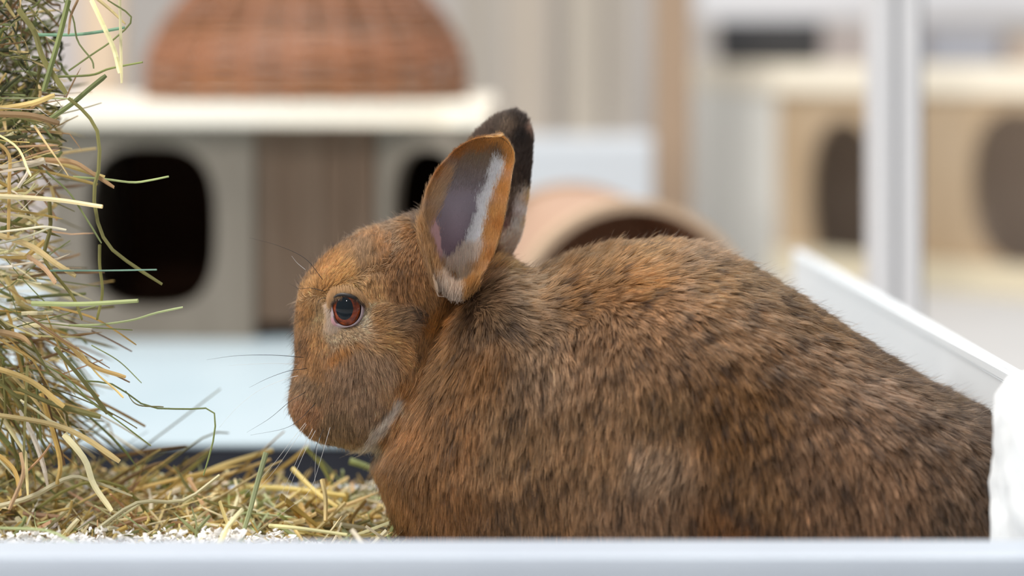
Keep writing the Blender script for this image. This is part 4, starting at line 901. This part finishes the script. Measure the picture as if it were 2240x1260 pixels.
# stems read one by one from the photograph: points, width px, colour, kind
HS = [
 ([(0, 862 / 2 - 5), (110, 436), (224, 452)], 13, 'pale', 'stalk'), ([(0, 498), (60, 535), (120, 575), (166, 604)], 13, 'straw', 'blade'), ([(40, 430 - 20), (60, 370), (0, 376)], 8, 'white', 'blade'),
 ([(0, 372), (50, 362), (98, 350)], 15, 'white', 'blade'), ([(70, 664), (180, 665), (302, 658)], 13, 'palegreen', 'stalk'), ([(110, 592), (220, 592), (343, 590)], 5, 'teal', 'stalk'),
 ([(100, 350), (160, 355), (200, 378), (250, 410)], 12, 'pink', 'blade'), ([(160, 387), (230, 392), (290, 399), (330, 394), (369, 386)], 6, 'palegreen', 'stalk'), ([(120, 168), (200, 164), (240, 150), (312, 136)], 6, 'green', 'stalk'),
 ([(80, 76), (160, 76), (215, 70), (273, 60)], 7, 'teal', 'blade'), ([(200, 0), (228, 60), (250, 110), (262, 160)], 10, 'pale', 'blade'), ([(262, 0), (264, 80), (266, 182)], 7, 'pale', 'blade'), ([(210, -5), (240, 20), (274, 52)], 8, 'straw', 'blade'),
 ([(150, 155), (200, 120), (250, 85), (288, 40), (235, 0)], 4, 'green', 'blade'), ([(110, 260), (160, 225), (195, 195), (232, 165)], 11, 'green', 'blade'), ([(0, 245), (60, 228), (120, 208)], 12, 'straw', 'blade'), ([(0, 215), (80, 215), (160, 216)], 4, 'palegreen', 'blade'),
 ([(150, 215), (190, 250), (215, 295), (216, 370), (205, 420), (215, 490), (240, 540), (290, 580), (355, 622)], 9, 'olive', 'blade'), ([(100, 375), (150, 420), (190, 480), (222, 532)], 5, 'green', 'blade'), ([(218, 535), (218, 580), (224, 640), (212, 700)], 7, 'olive', 'blade'),
 ([(150, 0), (130, 80), (110, 150), (95, 200)], 12, 'green', 'blade'), ([(40, 20), (75, 70), (95, 130), (145, 205)], 12, 'olive', 'blade'), ([(0, 250), (60, 252), (130, 270)], 14, 'brown', 'blade'),
 ([(0, 285), (15, 330), (20, 400), (18, 520)], 9, 'gold', 'blade'), ([(20, 275), (35, 320), (60, 370), (68, 385)], 7, 'pale', 'blade'), ([(75, 275), (105, 320), (130, 355), (150, 385)], 6, 'straw', 'blade'),
 ([(60, 370), (120, 380), (213, 404)], 7, 'gold', 'blade'), ([(0, 515), (60, 500), (100, 496), (145, 503)], 5, 'white', 'blade'), ([(0, 545), (50, 520), (110, 498)], 6, 'white', 'blade'), ([(60, 560), (100, 590), (122, 620)], 11, 'pink', 'blade'),
 ([(0, 715), (40, 735), (70, 755)], 15, 'pink', 'blade'), ([(80, 705), (180, 715), (290, 722)], 4, 'green', 'blade'), ([(90, 665), (190, 690), (240, 715), (298, 754)], 9, 'gold', 'blade'), ([(150, 712), (220, 710), (290, 700), (340, 685), (400, 672)], 5, 'palegreen', 'blade'),
 ([(60, 690), (140, 745), (190, 775), (240, 805)], 6, 'brown', 'blade'), ([(90, 715), (150, 755), (200, 800), (275, 825)], 9, 'gold', 'blade'), ([(185, 833), (250, 842), (320, 888), (400, 895), (465, 898), (467, 960), (445, 1040)], 4, 'green', 'blade'), ([(275, 855), (300, 885), (358, 890)], 3, 'olive', 'blade'),
 ([(100, 800), (150, 830), (200, 880), (250, 915), (330, 975)], 4, 'green', 'blade'), ([(0, 790), (60, 830), (140, 890)], 12, 'gold', 'blade'), ([(40, 850), (120, 885), (220, 912)], 12, 'olive', 'blade'), ([(120, 760), (180, 830), (235, 905)], 9, 'olive', 'blade'),
 ([(0, 900), (100, 925), (180, 955), (262, 1010)], 12, 'straw', 'blade'), ([(140, 950), (185, 1005), (205, 1060), (245, 1118)], 15, 'pale', 'blade'), ([(0, 1120), (60, 1090), (150, 1045), (200, 1052), (290, 1085)], 11, 'pale', 'blade'),
 ([(0, 960), (25, 1020), (45, 1085)], 13, 'gold', 'blade'), ([(45, 990), (50, 1040), (20, 1115)], 9, 'pink', 'blade'), ([(50, 1040), (90, 1000), (112, 970)], 5, 'pink', 'blade'), ([(60, 800), (55, 900), (50, 1070)], 8, 'olive', 'blade'), ([(90, 860), (130, 1000), (125, 1060)], 10, 'gold', 'blade'),
 ([(170, 760), (210, 815), (250, 850), (270, 870)], 5, 'straw', 'blade'), ([(200, 755), (260, 790), (310, 838)], 3, 'green', 'blade'), ([(0, 582), (20, 584), (28, 577)], 7, 'white', 'blade'), ([(0, 422), (20, 418), (40, 424)], 9, 'white', 'blade'),
 ([(108, 440), (110, 500), (96, 560), (120, 600), (160, 650), (180, 700)], 9, 'olive', 'blade'), ([(140, 0), (160, 40), (170, 90), (200, 130), (205, 150)], 4, 'green', 'blade'), ([(170, 0), (155, 35), (150, 75)], 6, 'brown', 'blade')]
for pts, wpx, key, kd_ in HS:
    d0 = DH + RS.uniform(-.016, .004); stem_obj([(pts[0][0] - (60 if pts[0][0] < 30 else 0), pts[0][1])] + pts[1:], d0 + .01, d0, wpx, key, hb, kd_)
def tangle(name, n, gen, parent, keys, wts, nseg=7):
    V, F, Tn = [], [], []; off = 0
    for _ in range(n):
        pth, wd = gen(nseg); t0_ = RS.uniform(-1.2, 1.2); v, f = blade(pth, wd, (t0_, t0_ + RS.normal(0, .7)), off=off, tipw=RS.choice([.15, .8, .95])); off += len(v)
        V.append(v); F += f; Tn.append(stemtint(nseg, keys[RS.choice(len(keys), p=wts)]))
    return tag(raw(name, np.vstack(V), F, M_hay, parent, tint=np.vstack(Tn)), kind='stuff')
def kinky(a, cur, L, n):
    """steps of a stem that runs mostly straight with one or two sharp bends"""
    an = a + cur * np.linspace(-.5, .5, n) * .5
    for _ in range(RS.randint(0, 3)): an[RS.randint(1, n):] += RS.normal(0, .45)
    return np.cumsum(np.cos(an)) * L / n, np.cumsum(np.sin(an)) * L / n
def g_dark(n):      # upper matted knot
    x0, y0 = RS.uniform(-140, 95) , RS.uniform(-120, 330); a = RS.uniform(0, 2 * math.pi); L = RS.uniform(40, 170)
    x0 = x0 - abs(RS.normal(0, 10)); cur = RS.normal(0, .5)
    s = np.linspace(0, 1, n); an = a + cur * s * 2
    kx, ky = kinky(a, cur * 2.5, L, n); px = x0 + kx; py = y0 + ky * .8
    lim = 150 - 35 * RS.rand(); px = np.minimum(px, lim + 10 * np.sin(px / 9))
    d = RS.uniform(1.05, 1.15) + RS.normal(0, .0003, n)
    return np.array([P(a_, b_, c_) for a_, b_, c_ in zip(px, py, d)]), RS.uniform(2, 9) * K
def g_fan(n):       # stems fanning to the side, drooping lower down
    y0 = RS.uniform(230, 930) ; x0 = RS.uniform(-180, 40)
    base = np.interp(y0, [230, 450, 600, 750, 930], [-.25, -.02, .12, .45, .8]); a = base + RS.normal(0, .42)
    L = RS.uniform(60, 235) * np.interp(y0, [230, 500, 700, 930], [.8, .75, 1, 1.0]); cur = RS.normal(.12, .3); s = np.linspace(0, 1, n); an = a + cur * s
    kx, ky = kinky(a, cur, L, n); px = x0 + kx * 1.15; py = y0 + ky
    d = RS.uniform(1.046, 1.15) + RS.normal(0, .0003, n)
    return np.array([P(a_, b_, c_) for a_, b_, c_ in zip(px, py, d)]), (RS.uniform(2, 9) if RS.rand() < .8 else RS.uniform(8, 14)) * K
def g_droop(n):
    x0 = RS.uniform(-120, 90); y0 = RS.uniform(640, 860); a = RS.uniform(.35, 1.5); L = RS.uniform(120, 300); cur = RS.normal(.15, .25)
    s = np.linspace(0, 1, n); kx, ky = kinky(a, cur, L, n); px = x0 + kx; py = y0 + ky
    d = RS.uniform(1.05, 1.15) + RS.normal(0, .0003, n)
    return np.array([P(a_, b_, c_) for a_, b_, c_ in zip(px, py, d)]), RS.uniform(3, 9) * K
tangle('matted_hay', 1150, g_dark, hb, ['dark', 'green', 'olive', 'brown', 'straw'], [.30, .28, .2, .12, .1])
tangle('fanned_hay', 620, g_fan, hb, ['straw', 'pale', 'olive', 'green', 'brown', 'gold', 'pink', 'white'], [.2, .2, .12, .14, .08, .12, .06, .08])
tangle('drooping_hay', 170, g_droop, hb, ['olive', 'gold', 'straw', 'brown', 'green'], [.32, .22, .16, .15, .15])

# bedding on the tray floor
bd_ = tag(empty('hay_bedding', (P(300, 0, 1.05)[0], 1.05, 0.0)), 'loose layer of cut straw and hay strewn on the tray floor before the rabbit', 'bedding')
def g_bed(n):
    x = RS.uniform(-.38, -.04); y = RS.uniform(1.0, 1.165); a = RS.uniform(0, 2 * math.pi)
    hgt = .004 + .022 * np.clip((y - .99) / .09, 0, 1) * RS.uniform(.1, 1.0) * (1.25 - .6 * np.clip((x + .26) / .2, 0, 1)); L = RS.uniform(.008, .034); el = RS.normal(.15, .45); cur = RS.normal(0, .5); s = np.linspace(-.5, .5, n); an = a + cur * s
    px = x + np.cumsum(np.cos(an)) * L / n; py = np.clip(y + np.cumsum(np.sin(an)) * L / n, .9, 1.168); z = np.maximum(hgt + np.sin(el) * L * s, .002)
    return np.stack([px, py, z], 1), RS.uniform(.0008, .0026)
tangle('strewn_hay', 3600, g_bed, bd_, ['straw', 'pale', 'gold', 'olive', 'palegreen', 'pink', 'white', 'brown', 'green'], [.24, .28, .14, .02, .12, .05, .13, .01, .01], 6)
def g_bed2(n):      # darker longer stems at the back, below the bundle
    x = RS.uniform(-.30, -.10); y = RS.uniform(1.08, 1.16); a = RS.uniform(-.8, .8); L = RS.uniform(.03, .09); el = RS.normal(.3, .5); cur = RS.normal(0, .9); s = np.linspace(0, 1, n); an = a + cur * s
    k_ = np.clip((-.10 - x) / .1, .25, 1)
    px = x + np.cumsum(np.cos(an)) * L / n; py = np.clip(y + np.cumsum(np.sin(an)) * L / n * .3, 1.0, 1.17); z = np.maximum(.008 + RS.uniform(0, .014) * k_ + np.sin(el + 1.2 * cur * s) * L * s * .6 * k_, .002)
    return np.stack([px, py, z], 1), RS.uniform(.0006, .002)
tangle('curly_hay', 170, g_bed2, bd_, ['olive', 'brown', 'gold', 'straw'], [.35, .2, .2, .25], 9)
BS = [([(210, 1160), (300, 1100), (400, 1095), (480, 1040)], 10, 'pale', 1.03, 1.06), ([(0, 1155), (100, 1160), (160, 1185), (230, 1210)], 8, 'palegreen', 1.0, .97), ([(420, 1110), (430, 1150), (424, 1195)], 9, 'palegreen', 1.03, 1.0),
      ([(478, 1195), (500, 1150), (530, 1115)], 13, 'pale', .99, 1.01), ([(770, 1160), (790, 1185), (805, 1210)], 12, 'white', .99, .98), ([(440, 1040), (500, 1015), (596, 985)], 16, 'straw', 1.13, 1.15),
      ([(670, 980), (705, 1020), (726, 1060)], 11, 'palegreen', 1.12, 1.13), ([(640, 1025), (690, 1075), (740, 1110)], 12, 'straw', 1.10, 1.08), ([(705, 1050), (712, 1090), (712, 1140)], 12, 'straw', 1.07, 1.06), ([(765, 1008), (800, 1020), (850, 1040)], 16, 'palegreen', 1.14, 1.14),
      ([(540, 1065), (640, 1070), (760, 1085)], 14, 'straw', 1.12, 1.11), ([(250, 1000), (330, 985), (410, 975)], 9, 'brown', 1.14, 1.14), ([(380, 1020), (440, 1090), (560, 1120)], 8, 'olive', 1.10, 1.06), ([(590, 1150), (650, 1155), (760, 1170)], 10, 'pale', 1.04, 1.02)]
for pts, wpx, key, d0, d1 in BS: stem_obj(pts, d0, d1, wpx, key, bd_, 'stalk' if wpx > 9 else 'blade', 10)
st = stem_obj([(582, 990), (562, 1060), (546, 1120), (528, 1178), (522, 1200)], 1.036, 1.03, 12, 'palegreen', None, 'stalk', 12, 'straw_stalk')
tag(st, 'single pale green straw stalk standing upright in the bedding before the rabbit', 'straw stalk')
# white wood shavings
V, F = [], []; off = 0
for _ in range(3200):
    x = RS.uniform(-.38, -.02); y = RS.uniform(.895, 1.06)
    top = .025 * np.clip((y - .89) / .06, 0, 1) * (1 - .75 * np.clip((y - 1.02) / .04, 0, 1)) * (1 - .75 * np.clip((x + .10) / .08, 0, 1))
    z = .001 + top * (1 - RS.rand() ** 2 * .6)
    a = RS.uniform(0, 6.28); L = RS.uniform(.002, .007); n_ = 5; s = np.linspace(-.5, .5, n_); c_ = RS.normal(0, 2)
    pth = np.stack([x + np.cos(a + c_ * s) * L * s, y + np.sin(a + c_ * s) * L * s, np.maximum(z + L * .5 * (s ** 2) * RS.uniform(-1, 2) + RS.normal(0, .3) * L * s, .0006)], 1)
    v, f = blade(pth, RS.uniform(.001, .0028), (RS.uniform(0, 3), RS.uniform(0, 3)), off=off); off += len(v); V.append(v); F += f
tag(raw('wood_shavings', np.vstack(V), F, mat('white shavings', (240, 236, 230), .8), loc=(-.2, .95, 0)), 'white curled wood shavings lying along the tray front rim', 'shavings', kind='stuff')
